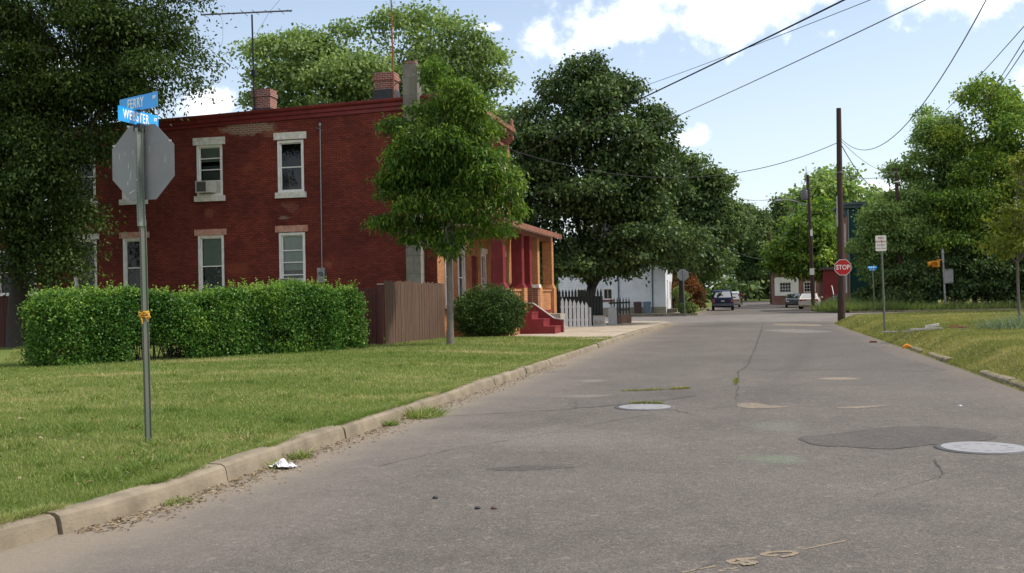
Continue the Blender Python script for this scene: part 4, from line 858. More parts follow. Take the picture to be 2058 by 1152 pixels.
T3 = [(-23, 60, 13.6, 5.2, 4.5, 3.2), (-20.5, 60, 15.2, 3.6, 3.5, 3.1), (-17.6, 60, 14.2, 3.2, 3.5, 3.1), (-27, 60, 11.6, 3.4, 3, 2.3), (-16.2, 60, 11.5, 3, 3, 3), (-24, 60, 10.8, 5, 4, 2.2), (-20, 60, 11.5, 4, 3.5, 2.5)]
tree('maple_tree', 'broad light green tree rising behind the red house roof', (-21.5, 60, .1), T3, 'lf_maple', 'bark', .4, 11000, 9, .30, .22, .16, seed=5, droop=.35, shell=.34, gap=-.8, gscale=.7, nsub=90, fork=7, sprig=.12)
T4 = [(-7.85, 52.8, 11.3, 1.9, 2.0, 2.2), (-9.9, 52.8, 9.9, 2.4, 2.4, 2.0), (-6.5, 52.8, 10.1, 2.0, 2.1, 2.1), (-5.4, 52.6, 8.2, 1.9, 2.1, 2.3), (-8, 52.6, 7.3, 3.9, 3.4, 2.8), (-5.5, 52.5, 6.2, 2.1, 2.2, 2.4), (-10.4, 52.6, 6.2, 2, 2, 2.5), (-8.0, 52.6, 4.3, 4.1, 3.0, 1.7), (-5.4, 52.4, 4.3, 1.7, 1.8, 1.5), (-8.4, 52.0, 3.3, 3.9, 2.4, 1.0), (-6.8, 52.0, 3.3, 2.2, 2.0, .8)]
tree('shade_tree', 'dense dark green tree with low crown beyond the porch', (-8.0, 53.2, .1), T4, 'lf_dark', 'darkbark', .30, 12500, 9, .25, .185, .135, seed=6, droop=.5, shell=.34, gap=-.7, gscale=.95, nsub=60, fork=2.1, sprig=.14)
T5 = [(-4.1, 80, 10.4, 2.1, 2.2, 2.5), (-2.7, 80, 8.3, 1.9, 2.2, 2.0), (-5.3, 80, 7.6, 2.1, 2.2, 2.4), (-3.3, 80.3, 6.2, 2.3, 2.2, 1.9), (-4.9, 80.5, 4.6, 1.9, 2, 1.4)]
tree('roadside_tree', 'medium green tree rising right of the dense dark tree', (-5.2, 81.3, .1), T5, 'lf_third', 'darkbark', .2, 5200, 7, .3, .27, .2, seed=7, droop=.4, shell=.34, gap=-.75, gscale=.75, nsub=60, fork=2.6, sprig=.14)
def scaled(lobes, c, s): return [((l[0])*s+c[0], l[1]*s+c[1], l[2]*s+c[2], l[3]*s, l[4]*s, l[5]*s) for l in lobes]
U = [(0, 0, 8.0, 2.6, 2.6, 2.4), (-1.5, .2, 6.2, 2.2, 2.2, 2.2), (1.6, -.2, 6.0, 2.2, 2.3, 2.3), (0, -.3, 4.4, 2.8, 2.6, 1.7), (.5, .3, 9.6, 1.5, 1.5, 1.4)]
far = [('dark roadside tree behind the blue van', (-6.0, 98, .1), 1.05, 'lf_dark'), ('green roadside tree beyond the bronze shrub', (-6.6, 116, .1), 1.05, 'lf_third'), ('green roadside tree overhanging the far parked cars', (-6.2, 138, .1), 1.1, 'lf_third'),
       ('yellow green tree spreading above the parked sedans', (6.0, 113, .1), .98, 'lf_right'), ('airy yellow green tree behind the streetlight pole', (9.6, 127, .1), 1.42, 'lf_pale'),
       ('dark tree closing the far end of the street on the left', (-7, 205, .1), 1.75, 'lf_dark'), ('tall dark tree closing the middle of the street', (-1.5, 212, .1), 1.62, 'lf_third'), ('tall dark tree closing the street above the brick shop', (4.5, 218, .1), 1.78, 'lf_third'),
       ('low dark tree at the street end', (1.0, 202, .1), 1.0, 'lf_dark'), ('pale tree rising beyond the brick shop roof', (9.5, 190, .1), 1.3, 'lf_pale'), ('leaning tree crown left of the far street end', (-9, 165, .1), 1.4, 'lf_third')]
for i, (lab, b, s, m) in enumerate(far):
    tree('roadside_tree', lab, b, scaled(U+([(-2.3, -.4, 4.4, 1.9, 1.6, 1.6), (1.9, -.5, 3.9, 2.0, 1.6, 1.4), (-3.0, -.2, 5.6, 1.5, 1.4, 1.4)] if 'sedans' in lab else []), b, s), m, 'darkbark', .17*s, 2300, 7, .38*s, .36*s, .27*s, 'trees along the far street', seed=40+i, droop=.35, shell=.36, gap=-.8 if m != 'lf_pale' else -.35, gscale=.7, nsub=30, sprig=.14)
shrub('bronze_shrub', 'red brown leaved shrub left of the blue van', (-5.5, 90.5, .13), [(-5.6, 90.5, 1.6, 1.5, 1.3, 1.3), (-4.9, 90.6, 1.2, 1.0, 1, 1.0), (-6.1, 90.4, 2.2, .9, .9, .9)], 'lf_red', 1500, 7, .16, .2, .13, seed=14, gap=-1.5, droop=.1)
shrub('kerb_bush', 'small green bush at the foot of the far stop sign', (-4.75, 79.9, .1), [(-4.75, 79.9, .5, .62, .5, .42)], 'lf_weed', 420, 6, .08, .13, .07, seed=15, gap=-2, droop=-.2, cat='bush')
shrub('front_bush', 'pale bush by the row house steps', (-5.6, 84.5, .13), [(-5.6, 84.5, .9, .55, .6, .9)], 'lf_weed', 400, 6, .1, .14, .08, seed=16, gap=-2, droop=0, cat='bush')
# the wooded right-hand side
RT_ = [('large yellow green tree at the right edge', (21, 86, .2), [(21.0, 86, 12.6, 4.6, 4.0, 4.6), (17, 86, 11.4, 3.3, 3.2, 4.4), (24, 86, 9.7, 3.8, 3.8, 4.6), (19, 85, 5.3, 4.4, 3.4, 3), (23, 84.5, 4.7, 3.8, 3.2, 3)], 'lf_right', 9000, .3, .27, .17, .35, -.95, .4),
       ('slender airy tree between the green house and the large right tree', (13.2, 88, .2), [(13.5, 88, 12.0, 2.1, 2.1, 3.1), (12.2, 87.5, 8.7, 2.1, 1.9, 2.4), (14.8, 88, 7.2, 2.0, 2.0, 2.4), (13.2, 87.5, 5, 2.1, 2, 1.8)], 'lf_pale', 3900, .28, .25, .15, .22, -.3, .2),
       ('pale feathery tree in front of the green house', (10.2, 85, .2), [(10.2, 85, 6.4, 1.9, 1.6, 1.9), (9.4, 84.6, 4.4, 1.7, 1.5, 1.6), (11.5, 84.5, 4.8, 2.0, 1.6, 2.2), (10.9, 85, 7.8, 1.5, 1.3, 1.2), (10.0, 84.5, 2.9, 1.8, 1.4, 1.2)], 'lf_pale', 4300, .26, .26, .12, .2, -.55, .0),
       ('yellow tipped tree leaning out above the traffic signal', (15.8, 84, .2), [(14.6, 83.5, 7.2, 2.1, 2, 1.5), (16.4, 83.5, 8.3, 2.3, 2.2, 1.8), (15.5, 83.5, 5.4, 2.6, 2.0, 1.5)], 'lf_right', 3800, .26, .25, .15, .18, -.8, .5)]
for i, (lab, b, lb, m, nc, cr, L, W, rt, gap, yl) in enumerate(RT_):
    tree('roadside_tree', lab, b, lb, m, 'darkbark', rt, nc, 8, cr, L, W, 'trees on the wooded right side', seed=70+i, droop=.4, shell=.32, gap=gap, gscale=.8, nsub=50, sprig=.15, yellow=yl)
tree('roadside_tree', 'tree at the right frame edge with its crown mostly out of view', (17.3, 54, .4), [(17, 54, 8, 3.2, 3.2, 3.2), (16.2, 53.6, 5.5, 2.6, 2.6, 2.2), (18.5, 54, 6, 3, 3, 3)], 'lf_right', 'darkbark', .25, 3500, 8, .26, .24, .15, 'trees on the wooded right side', seed=90, droop=.4, yellow=.3)
for i, (x, y, s, lab) in enumerate([(11.6, 82.6, 1.15, 'dark bush behind the slanting utility pole foot'), (14.0, 82.2, 1.3, 'dark bush left of the signal pole'), (16.6, 82.0, 1.35, 'dark bush right of the signal pole'), (19.6, 82.4, 1.6, 'dark bush under the large right tree'), (22.6, 82.2, 1.5, 'dark bush at the far right edge'), (9.2, 83.2, .95, 'green bush at the foot of the green house')]):
    shrub('wild_bush', lab, (x, y, .1), [(x, y, 1.3*s, 1.5*s, 1.0*s, 1.25*s), (x+.7*s, y+.3, 2.2*s, 1.1*s, .9*s, 1.0*s)], 'lf_dark' if i in (1, 2, 3) else 'lf_third', 1300, 7, .2, .24, .15, seed=100+i, gap=-1.5, droop=.2, group='bushes on the wooded right side', cat='bush')
T9 = [(8.05, 34, 4.6, .55, .6, .75), (7.45, 34, 3.5, .6, .6, .5), (7.15, 33.9, 2.7, .45, .5, .35), (8.5, 34.1, 3.6, .7, .6, .8), (7.9, 34, 5.3, .4, .4, .4), (7.9, 33.8, 2.95, .6, .5, .4)]
tree('sapling', 'thin young tree with sparse yellow green leaves on the right verge', (7.62, 34, .45), T9, 'lf_young', 'bark', .045, 460, 8, .10, .13, .075, seed=33, droop=.3, shell=.5, gap=-.9, fork=2.1, nsub=60, lean=(7.6, 34, 2.3))
for a in [((5.9, 80.6, 1.6, 1.0, .12, 1500, .9, .05), 'tall weeds beside the white sedan'), ((9.2, 80.4, 2.6, .9, .1, 3000, .75, .05), 'tall weeds by the blue street name post'), ((14, 80.6, 3.6, .9, .1, 3200, .6, .05), 'weeds behind the traffic signal pole'), ((20, 80.8, 5.0, 1.0, .1, 3600, .65, .05), 'weeds along the far right kerb'), ((6.4, 86, 1.0, 6, .1, 2500, .8, .05), 'weeds along the far right pavement'), ((9, 83.5, 3.6, 1.6, .1, 2600, 1.15, .06), 'head high weeds in front of the green house')]:
    tuft('weeds', a[1], *a[0], seed=int(a[0][0]*10))
for a in [((7.3, 31.6, 1.25, 1.1, 0, 1500, .42, .022), 'grey green clump of coarse grass on the verge'), ((8.7, 30.5, 1.0, 1.2, 0, 900, .36, .022), 'second grey green grass clump at the right edge')]:
    tuft('coarse_grass', a[1], *a[0], m='lf_bluegrass', seed=int(a[0][0]*10), hf=hr, cat='grass', lean=.8)
for (x, y, r_, n, h, lab) in [(-4.34, 13.6, .30, 420, .16, 'bright green weeds in the gutter crack by the kerb'), (-4.42, 12.6, .08, 90, .12, 'thin weed at the kerb joint'), (-4.43, 9.9, .10, 120, .12, 'weed growing at the kerb joint by the white litter'), (-4.4, 9.35, .12, 130, .1, 'weed behind the white litter'), (-4.45, 7.6, .12, 90, .06, 'low gutter weed at the near kerb')]:
    tuft('weeds', lab, x, y, r_, r_*1.3, .003, n, h, .018, m='blade', seed=int(y*10), lean=1.2)
for pts in ([(1252, 787), (1300, 785), (1330, 784)], [(1350, 783), (1384, 781)], [(1479, 772), (1480, 762)], [(1268, 811), (1330, 812)]):
    q = np.array([gp(*p) for p in pts]); n = 260; tt = rng.random(n)*(len(q)-1); i = tt.astype(int); pp = q[i]+(q[i+1]-q[i])*(tt-i)[:, None]+rng.normal(size=(n, 2))*.02
    tag(blades('crack_weeds', n, np.concatenate([pp, np.full((n, 1), .005)], 1), .035, .012, 'blade_dry', lean=1.0, t0=.4, seed=int(pts[0][0])), 'thin weeds growing in a road crack', 'weeds')

# ------------------------------------------------------------------ lettering and signs
def text(name, s, size, o, xd, yd, m, parent, bold=.0, ext=.0015, align='CENTER', squeeze=1.0, spc=1.0):
    cu = bpy.data.curves.new(name, 'FONT'); cu.body = s; cu.size = size; cu.align_x = align; cu.align_y = 'CENTER'; cu.extrude = ext; cu.offset = bold; cu.resolution_u = 3; cu.space_character = spc
    tmp = bpy.data.objects.new('tmp', cu); COL.objects.link(tmp); bpy.context.view_layer.update()
    me = bpy.data.meshes.new_from_object(tmp.evaluated_get(bpy.context.evaluated_depsgraph_get())); bpy.data.objects.remove(tmp)
    xd, yd = Vector(xd).normalized(), Vector(yd).normalized(); zd = xd.cross(yd); org = Vector(o)-ORG.get(parent, Vector((0, 0, 0)))
    me.transform(Matrix(((xd.x*squeeze, yd.x, zd.x, org.x), (xd.y*squeeze, yd.y, zd.y, org.y), (xd.z*squeeze, yd.z, zd.z, org.z), (0, 0, 0, 1))))
    me.name = name; return link(name, me, parent, M[m])
def rrect(o, xd, yd, w, h, r=.02, n=4):
    o, xd, yd = Vector(o), Vector(xd).normalized(), Vector(yd).normalized(); p = []
    for sx, sy, a0 in ((1, 1, 0), (-1, 1, 90), (-1, -1, 180), (1, -1, 270)):
        for k in range(n+1): a = R_(a0+90*k/n); p.append(o+xd*(sx*(w/2-r)+r*math.cos(a))+yd*(sy*(h/2-r)+r*math.sin(a)))
    return p
def octagon(o, xd, yd, R): return [Vector(o)+Vector(xd).normalized()*R*math.cos(R_(22.5+45*k))+Vector(yd).normalized()*R*math.sin(R_(22.5+45*k)) for k in range(8)]
VR = Vector(RT); VF = Vector((FW[0], FW[1], 0)).normalized(); VU = Vector((0, 0, 1)); VR = Vector((VF.y, -VF.x, 0))
def plate(par, name, o, xd, txt, sub, w_, h_, m='blue'):
    nrm = Vector(xd).cross(VU).normalized(); nrm = -nrm if nrm.dot(VF) > 0 else nrm        # faces the viewer's side
    p = MB().prism(rrect(Vector(o)-nrm*.002, xd, VU, w_, h_, .008), nrm*.004).build(name, M[m], par)
    xr = Vector(xd) if Vector(xd).cross(VU).dot(nrm) > 0 else -Vector(xd)
    for sgn in (1, -1):
        f = Vector(o)+nrm*sgn*.0035; x = xr*sgn
        text('lettering', txt, h_*.92, f-x*w_*.07, x, VU, 'letter', p, .0015, squeeze=.66, spc=1.16)
        text('lettering', sub, h_*.30, f+x*w_*.42+VU*h_*.16, x, VU, 'letter', p, .002)
    return p
# the near post with two street names and the back of a stop sign
BX, BY, BZ = -5.93, 9.62, .24
t = thing('street_name_post', 'near metal post carrying two blue street name plates and a grey stop sign back', 'sign post', (BX, BY, BZ))
lean = Vector((-.012, 0, 1)).normalized(); PT = lambda h: Vector((BX, BY, 0))+lean*(h-BZ)+Vector((0, 0, BZ))
a35 = R_(20); E1 = (VR*math.cos(a35)-VF*math.sin(a35)).normalized(); E1n = Vector((E1.y, -E1.x, 0)); E1n = E1n if E1n.dot(VF) < 0 else -E1n
def upost(name, h0, h1, w_, m, m2, off=0.0, nm=E1):
    mb = MB(); x = nm; y = -E1n
    pf = [(-.5, 0), (-.5, .10), (-.30, .12), (-.16, .72), (.16, .72), (.30, .12), (.5, .10), (.5, 0), (.26, 0), (.10, .58), (-.10, .58), (-.26, 0)]
    ring = lambda h: [PT(h)+x*(u*w_)+y*((.36-v)*w_*.9+off) for u, v in pf]
    mb.loft([ring(h0), ring(h1)]); h = h0+.06
    while h < h1-.03:
        c = PT(h)-x*(.40*w_)+y*(.36*w_*.9+off)-y*.10*w_*.9-y*.0025; mb.prism([c+x*(.0055*math.cos(k))+VU*(.0055*math.sin(k)) for k in np.linspace(0, 5.5, 7)], y*.001, 1)
        c = PT(h)+y*(off-.72*w_*.9+.36*w_*.9-.0015); mb.prism([c+x*(.0052*math.cos(k))+VU*(.0052*math.sin(k)) for k in np.linspace(0, 5.5, 7)], y*.001, 1); h += .025
    return mb.build(name, [*m, M['hole']], t)
upost('lower_channel', .0, 2.40, .076, [M['postgreen']], None); upost('upper_channel', 2.34, 3.32, .088, [M['postsilver']], None, -.02)
so_ = PT(2.985)-E1n*.045
sg = MB().prism(octagon(so_, E1, VU, .3785/math.cos(R_(22.5))), -E1n*.003).build('stop_sign', M['signback'], t)
mb = MB(); mb.prism(octagon(so_-E1n*.0035, E1, VU, .366/math.cos(R_(22.5))), -E1n*.001); mb.build('red_face', M['signred'], sg)
text('lettering', 'STOP', .34, so_-E1n*.006, -E1, VU, 'letter', sg, .006, squeeze=.85)
mb = MB()
for u, v, L in ((-.29, .05, .06), (-.22, .08, .05), (-.12, .08, .06), (-.18, -.05, .05), (-.16, -.17, .06), (-.19, -.22, .04), (.08, .09, .07), (.27, -.02, .08), (-.15, -.12, .05), (-.07, .25, .03)):
    c = so_+E1*u+VU*v+E1n*.001; mb.quad(c-E1*.003, c+E1*.003, c+E1*.005+VU*L, c+E1*.001+VU*L)
c = so_-E1*.17-VU*.31+E1n*.001; mb.quad(c, c+E1*.07+VU*.035, c+E1*.07+VU*.043, c+VU*.012)
mb.build('scratch', M['scratch'], sg)
mb = MB()
for u, v in ((-.352, .18), (-.17, .365), (.335, .19)): c = so_+E1*u+VU*v+E1n*.001; mb.quad(c-E1*.02, c+E1*.02, c+E1*.015+VU*.014, c-E1*.015+VU*.02)
mb.build('chipped_edge', M['scratch'], sg)
for h in (3.19, 2.80):
    q = PT(h)+E1n*.03; MB().tube([q, q+E1n*.022], [.013, .011], 6).build('bolt', M['metal'], t)
mb = MB(); b0 = PT(3.32)
mb.box(b0.x-.04, b0.x+.04, b0.y-.04, b0.y+.04, b0.z-.03, b0.z+.045); mb.build('bracket', M['tar'], t); mb = MB(); mb.box(b0.x-.03, b0.x+.03, b0.y-.03, b0.y+.03, b0.z+.172, b0.z+.186); mb.build('bracket', M['tar'], t)
E2 = (VR*math.cos(R_(74))+VF*math.sin(R_(74))).normalized()
plate(t, 'street_name_plate', PT(3.425), E2, 'WEBSTER', 'ST', .66, .145)
plate(t, 'street_name_plate', PT(3.575), (VR*math.cos(R_(38))-VF*math.sin(R_(38))).normalized(), 'FERRY', 'AV', .66, .15)
mb = MB(); c = PT(1.46); rg = random.Random(4)
for k in range(3):
    z = c.z-.02+k*.02; mb.tube([c+Vector((.05*math.cos(a), .05*math.sin(a), z-c.z+.008*math.sin(a*2+k))) for a in np.linspace(0, 6.3, 10)], .0075, 5)
for k in range(7):
    p = c-VF*.05+VR*rg.uniform(-.03, .05)+VU*rg.uniform(-.05, .03); q = p+VR*rg.uniform(-.01, .07)-VF*.03+VU*rg.uniform(-.07, .03); mb.tube([p, p.lerp(q, .5)+VU*.015, q], [.008, .011, .004], 5)
mb.build('caution_tape', M['yellow'], t)

# stop sign facing us on the tall pole, its bolts and border
def wpole(name, label, x, y, z0, z1, r0_, r1_, lx=0., ly=0.):
    t = thing(name, label, 'utility pole', (x, y, z0), 'timber utility poles'); mb = MB()
    mb.tube([(x+lx*k, y+ly*k, z0-.3+(z1-z0+.3)*k) for k in np.linspace(0, 1, 7)], [r0_+(r1_-r0_)*k for k in np.linspace(0, 1, 7)], 12); mb.build('shaft', M['poletimber'], t); return t
t = wpole('utility_pole', 'tall bare timber utility pole on the verge behind the red stop sign', 4.16, 54.5, .40, 10.5, .185, .115, .10)
mb = MB(); mb.box(4.02, 4.09, 54.26, 54.31, 4.7, 6.2); mb.build('conduit_cover', M['metal'], t)
mb = MB(); mb.tube([(4.26-.16*math.cos(a), 54.5-.16*math.sin(a), 7.35) for a in np.linspace(0, 6.28, 14)], .02, 5); mb.build('band', M['metal'], t)
STY = 54.5-.235; stc = at(1694, 537.5, STY)
t = thing('stop_sign', 'red octagonal stop sign fixed to the tall timber pole', 'stop sign', tuple(stc))
xd, yd = Vector((1, .0, 0)), Vector((.0, 0, 1)); o = Vector(stc)
MB().prism(octagon(o, xd, yd, .385/math.cos(R_(22.5))), (0, .004, 0)).build('panel', M['signwhite'], t)
MB().prism(octagon(o+Vector((0, -.003, 0)), xd, yd, .362/math.cos(R_(22.5))), (0, .0015, 0)).build('red_face', M['signred'], t)
text('lettering', 'STOP', .325, o+Vector((0, -.006, -.005)), xd, yd, 'letter', t, .004, squeeze=.82)
mb = MB(); mb.box(o.x-.05, o.x+.05, o.y+.005, o.y+.06, o.z-.25, o.z+.25); mb.build('bracket', M['metal'], t)
# far stop sign seen from behind
fx, fy = -4.6, 76.0-.6; c = at(1372.5, 552.5, fy); t = thing('stop_sign', 'grey back of a stop sign on a dark post across the side street', 'stop sign', (c[0]+.05, fy, .1))
o = Vector(c); MB().prism(octagon(o, (1, .15, 0), VU, .40/math.cos(R_(22.5))), (0, .004, 0)).build('panel', M['signback'], t)
MB().tube([(o.x+.09, fy-.03, -.05), (o.x, fy-.03, o.z+.32)], .042, 6).build('post', M['postgreen'], t)
# no-parking sign
t = thing('parking_sign', 'small cream no parking sign on a slim dark leaning post', 'sign', (4.05, 35.9, .42)); o = Vector(at(1770.5, 489, 35.85))
MB().tube([(4.06, 35.9, .2), (o.x+.01, 35.88, o.z+.1)], .034, 6).build('post', M['postgreen'], t)
pn = MB().prism(rrect(o, (1, .08, 0), VU, .335, .50, .04), (0, .004, 0)).build('panel', M['signwhite'], t); f = o+Vector((0, -.004, 0))
text('lettering', 'NO', .11, f+VU*.165, (1, .08, 0), VU, 'redletter', pn, .001); text('lettering', 'PARKING', .082, f+VU*.05, (1, .08, 0), VU, 'redletter', pn)
text('lettering', 'ANYTIME', .062, f-VU*.06, (1, .08, 0), VU, 'redletter', pn); text('lettering', 'TOW AWAY', .055, f-VU*.165, (1, .08, 0), VU, 'redletter', pn)
# blue street names across the side street
o = Vector(at(1753, 539, 80.4)); t = thing('street_name_post', 'slim dark post with two small blue street names in the weeds', 'sign post', (o.x+.08, 80.4, .1))
MB().tube([(o.x+.12, 80.4, -.1), (o.x, 80.4, o.z)], .04, 6).build('post', M['postgreen'], t)
for xd, dz in (((1, .45, 0), .06), ((.6, -1, 0), -.1)):
    MB().prism(rrect(o+VU*dz, xd, VU, .72, .17, .01), (0, .006, 0)).build('street_name_plate', M['blue'], t)
    q = Vector(xd).normalized()
    for k in (-.22, -.05, .12): MB().prism(rrect(o+VU*dz+q*k+Vector((0, -.003, 0)), xd, VU, .1, .08, .01), (0, .001, 0)).build('lettering', M['letter'], t)

# ------------------------------------------------------------------ poles, lamps, signals
t = wpole('utility_pole', 'leaning timber utility pole with a transformer and curved streetlight', 4.70, 89.5, .1, 11.0, .17, .11, -.22)
b = Vector(at(1618, 391, 89.5)); mb = MB(); mb.lathe((b.x-.04, 89.5, b.z-.45), [(.0, 0), (.25, .01), (.27, .06), (.27, .72), (.24, .80), (.06, .86), (.05, 1.0)], 14); mb.build('transformer', M['bumper'], t)
mb = MB(); mb.box(b.x+.2, b.x+.42, 89.45, 89.55, b.z-.1, b.z-.02); mb.box(b.x+.2, b.x+.42, 89.45, 89.55, b.z+.2, b.z+.28); mb.tube([(b.x+.12, 89.5, 10.2), (b.x+.12, 89.5, 11.7)], .025, 6); mb.build('mount', M['metal'], t)
p0 = Vector(at(1624, 415, 89.5)); p1 = Vector(at(1598, 405, 89.5)); p2 = Vector(at(1572, 402, 89.5)); mb = MB(); mb.tube([p0, p0.lerp(p1, .5)+VU*.02, p1+VU*.03, p1.lerp(p2, .6)+VU*.06, p2], .04, 7); arm = mb.build('lamp_arm', M['metal'], t)
mb = MB(); mb.loft([[(p2.x-.0, 89.4, p2.z-.05), (p2.x, 89.6, p2.z-.05), (p2.x, 89.58, p2.z+.06), (p2.x, 89.42, p2.z+.06)], [(p2.x-.35, 89.34, p2.z-.08), (p2.x-.35, 89.66, p2.z-.08), (p2.x-.35, 89.6, p2.z+.1), (p2.x-.35, 89.4, p2.z+.1)], [(p2.x-.62, 89.42, p2.z-.05), (p2.x-.62, 89.58, p2.z-.05), (p2.x-.62, 89.55, p2.z+.04), (p2.x-.62, 89.45, p2.z+.04)]]); mb.build('lamp_head', M['metal'], arm)
for px_, py_, w_, h_ in ((1631, 468, .2, .52), (1632, 546, .36, .52)):
    q = Vector(at(px_, py_, 89.28)); MB().prism(rrect(q, (1, 0, 0), VU, w_, h_, .03), (0, .006, 0)).build('notice', M['signwhite'], t)
t = wpole('utility_pole', 'timber utility pole rising from the weeds right of the no parking sign', 10.75, 84.0, .1, 10.6, .18, .115, -.2)
q = Vector(at(1804, 366, 83.8)); mb = MB(); mb.lathe((q.x, 83.8, q.z-.06), [(.02, 0), (.22, .02), (.22, .1), (.03, .14)], 12); mb.build('insulator', M['stonewhite'], t)
mb = MB(); mb.tube([(10.8-.19*math.cos(a), 84-.19*math.sin(a), 3.3) for a in np.linspace(0, 6.28, 14)], .025, 5); mb.build('band', M['signwhite'], t)
wpole('utility_pole', 'far timber utility pole beside the brick shop', 2.35, 150, .0, 9.6, .2, .13)
t = thing('antenna_mast', 'thin distant television antenna above the trees right of the tall pole', 'antenna', (9.7, 98, .1)); q = Vector(at(1786, 340, 98))
mb = MB(); mb.tube([(q.x, 98, .0), (q.x, 98, q.z+.4)], .035, 6); mb.build('mast', M['wiregrey'], t); mb = MB(); mb.tube([(q.x-.9, 98, q.z), (q.x+.9, 98, q.z)], .02, 5)
for k in (-.7, -.3, .1, .5, .8): mb.tube([(q.x+k, 97.5, q.z), (q.x+k, 98.5, q.z)], .012, 4)
mb.tube([(q.x-.7, 98, q.z-1.2), (q.x+.8, 98, q.z-1.2)], .018, 5); mb.build('element', M['wiregrey'], t)
# pedestrian signal pole
SX, SYY = 13.32, 81.2; t = thing('signal_pole', 'galvanised pole with an amber signal box and a grey sign back', 'traffic signal', (SX, SYY, .1))
mb = MB(); mb.lathe((SX, SYY, .05), [(.34, 0), (.34, .05), (.2, .14), (.16, .5), (.12, .54)], 8); mb.build('base', M['metal'], t)
mb = MB(); mb.tube([(SX, SYY, .5), (SX-.1, SYY, 4.05)], .088, 12); mb.lathe((SX-.1, SYY, 4.05), [(.09, 0), (.12, .04), (.12, .16), (.07, .24), (.09, .32), (.02, .40)], 10); mb.build('pole', M['metal'], t)
q = Vector(at(1880, 531, SYY)); mb = MB(); mb.box(q.x-.26, q.x+.26, SYY-.2, SYY+.15, q.z-.22, q.z+.24); sb = mb.build('signal_box', M['signal'], t)
mb = MB(); mb.tube([(q.x-.1, SYY-.2, q.z), (q.x-.1, SYY-.42, q.z-.03)], [.17, .19], 14, 0, False); mb.tube([(q.x-.26, SYY, q.z+.05), (q.x-.52, SYY, q.z+.0)], [.17, .19], 12, 0, False); mb.build('hood', M['signal'], sb)
mb = MB(); mb.box(q.x+.1, SX-.02, SYY-.03, SYY+.03, q.z+.26, q.z+.33); mb.build('arm', M['signal'], t)
q = Vector(at(1907, 555, SYY-.1)); mb = MB(); mb.prism(rrect(q, (1, 0, 0), VU, .60, 1.02, .03), (0, .01, 0)); mb.box(SX-.02, q.x, SYY-.08, SYY-.05, q.z+.2, q.z+.25); mb.build('sign_back', M['signback'], t)
q = Vector(at(1872, 488, 83)); t = thing('traffic_signal', 'small amber signal head hanging among the leaves above the signal pole', 'traffic signal', tuple(q))
mb = MB(); mb.box(q.x-.17, q.x+.17, 82.85, 83.15, q.z-.25, q.z+.28); b = mb.build('signal_box', M['signal'], t); mb = MB(); mb.tube([(q.x, 82.85, q.z+.02), (q.x, 82.6, q.z)], [.12, .14], 12, 0, False); mb.build('hood', M['signal'], b)
mb = MB(); mb.tube([(q.x, 83, q.z+.28), (q.x, 83, q.z+1.5)], .015, 5); mb.build('hanger', M['wire'], t)

# ------------------------------------------------------------------ overhead cables
def cable(label, a, b, sag, r=.014, m='wire', n=24):
    a, b = Vector(a), Vector(b); pts = [a.lerp(b, k/n)-VU*(4*sag*(k/n)*(1-k/n)) for k in range(n+1)]
    tag(MB().tube(pts, r, 5).build('overhead_cable', M[m]), label, 'cable', 'overhead cables')
def ext(p, q, k): p, q = np.array(p), np.array(q); return p+(q-p)*k
def A_(px, py, y): return at(px, py, y)
a, b = A_(1017, 323, 40.0), A_(1682, 0, 22.0); cable('thick black service cable rising from the house front across the sky', a, ext(a, b, 1.28), .10, .019)
a, b = A_(1240, 285, 50), A_(1845, 0, 24); cable('cable leaving the dense dark tree and rising to the top edge', a, ext(a, b, 1.25), .12, .014, 'wiregrey')
a, b = A_(1200, 205, 50), A_(1732, 0, 26); cable('thin grey cable above the other two across the cloud', a, ext(a, b, 1.25), .12, .010, 'wiregrey')
a = A_(1016, 298, 42.3); cable('long sagging cable from the house front to the tall pole', a, A_(1683, 287, 54.4), 1.45, .017)
b = A_(1952, 0, 25); a = A_(1690, 278, 54.4); cable('sagging cable from the tall pole up to the top edge', a, ext(a, b, 1.1), 1.75, .014, 'wiregrey')
a, b = A_(1920, 200, 60), A_(2058, 45, 36); cable('single cable climbing out of the right trees', ext(a, b, -.25), ext(a, b, 1.5), .15, .016, 'wiregrey')
a, b = A_(1975, 205, 60), A_(2058, 72, 30); cable('left one of the close pair of cables at the right edge', ext(a, b, -.2), ext(a, b, 1.5), .15, .015, 'wiregrey')
a, b = A_(1982, 205, 60), A_(2060, 88, 30); cable('right one of the close pair of cables at the right edge', ext(a, b, -.2), ext(a, b, 1.5), .15, .015, 'wiregrey')
cable('heavy cable dropping from the tall pole to the green house', A_(1690, 290, 54.5), A_(1790, 385, 90), .9, .022)
cable('thin cable with a splice running right from the tall pole', A_(1690, 283, 54.5), A_(1800, 345, 84), .5, .013, 'wiregrey')
for i, (p, q, s, lab) in enumerate([((1474, 391, 120), (1688, 346, 54.5), 1.0, 'upper thin cable left of the tall pole'), ((1474, 395, 120), (1690, 352, 54.5), .8, 'lower thin cable left of the tall pole'), ((1622, 345, 89.5), (1803, 358, 84), .25, 'cable from the streetlight pole towards the pole in the weeds'),
        ((1690, 352, 54.5), (1803, 345, 84), .3, 'cable between the tall pole and the pole in the weeds'), ((1626, 430, 89.5), (1803, 355, 84), .5, 'cable slanting up from the streetlight pole'), ((1622, 350, 89.5), (1552, 500, 150), 1.0, 'cable running from the streetlight pole down the street'), ((1626, 410, 89.5), (1550, 520, 150), 1.6, 'lower cable running down the street'), ((1455, 492, 128), (1549, 520, 150), .6, 'distant cable crossing the far street')]):
    cable(lab, A_(*p), A_(*q), s, .012 if i < 5 else .016, 'wiregrey')
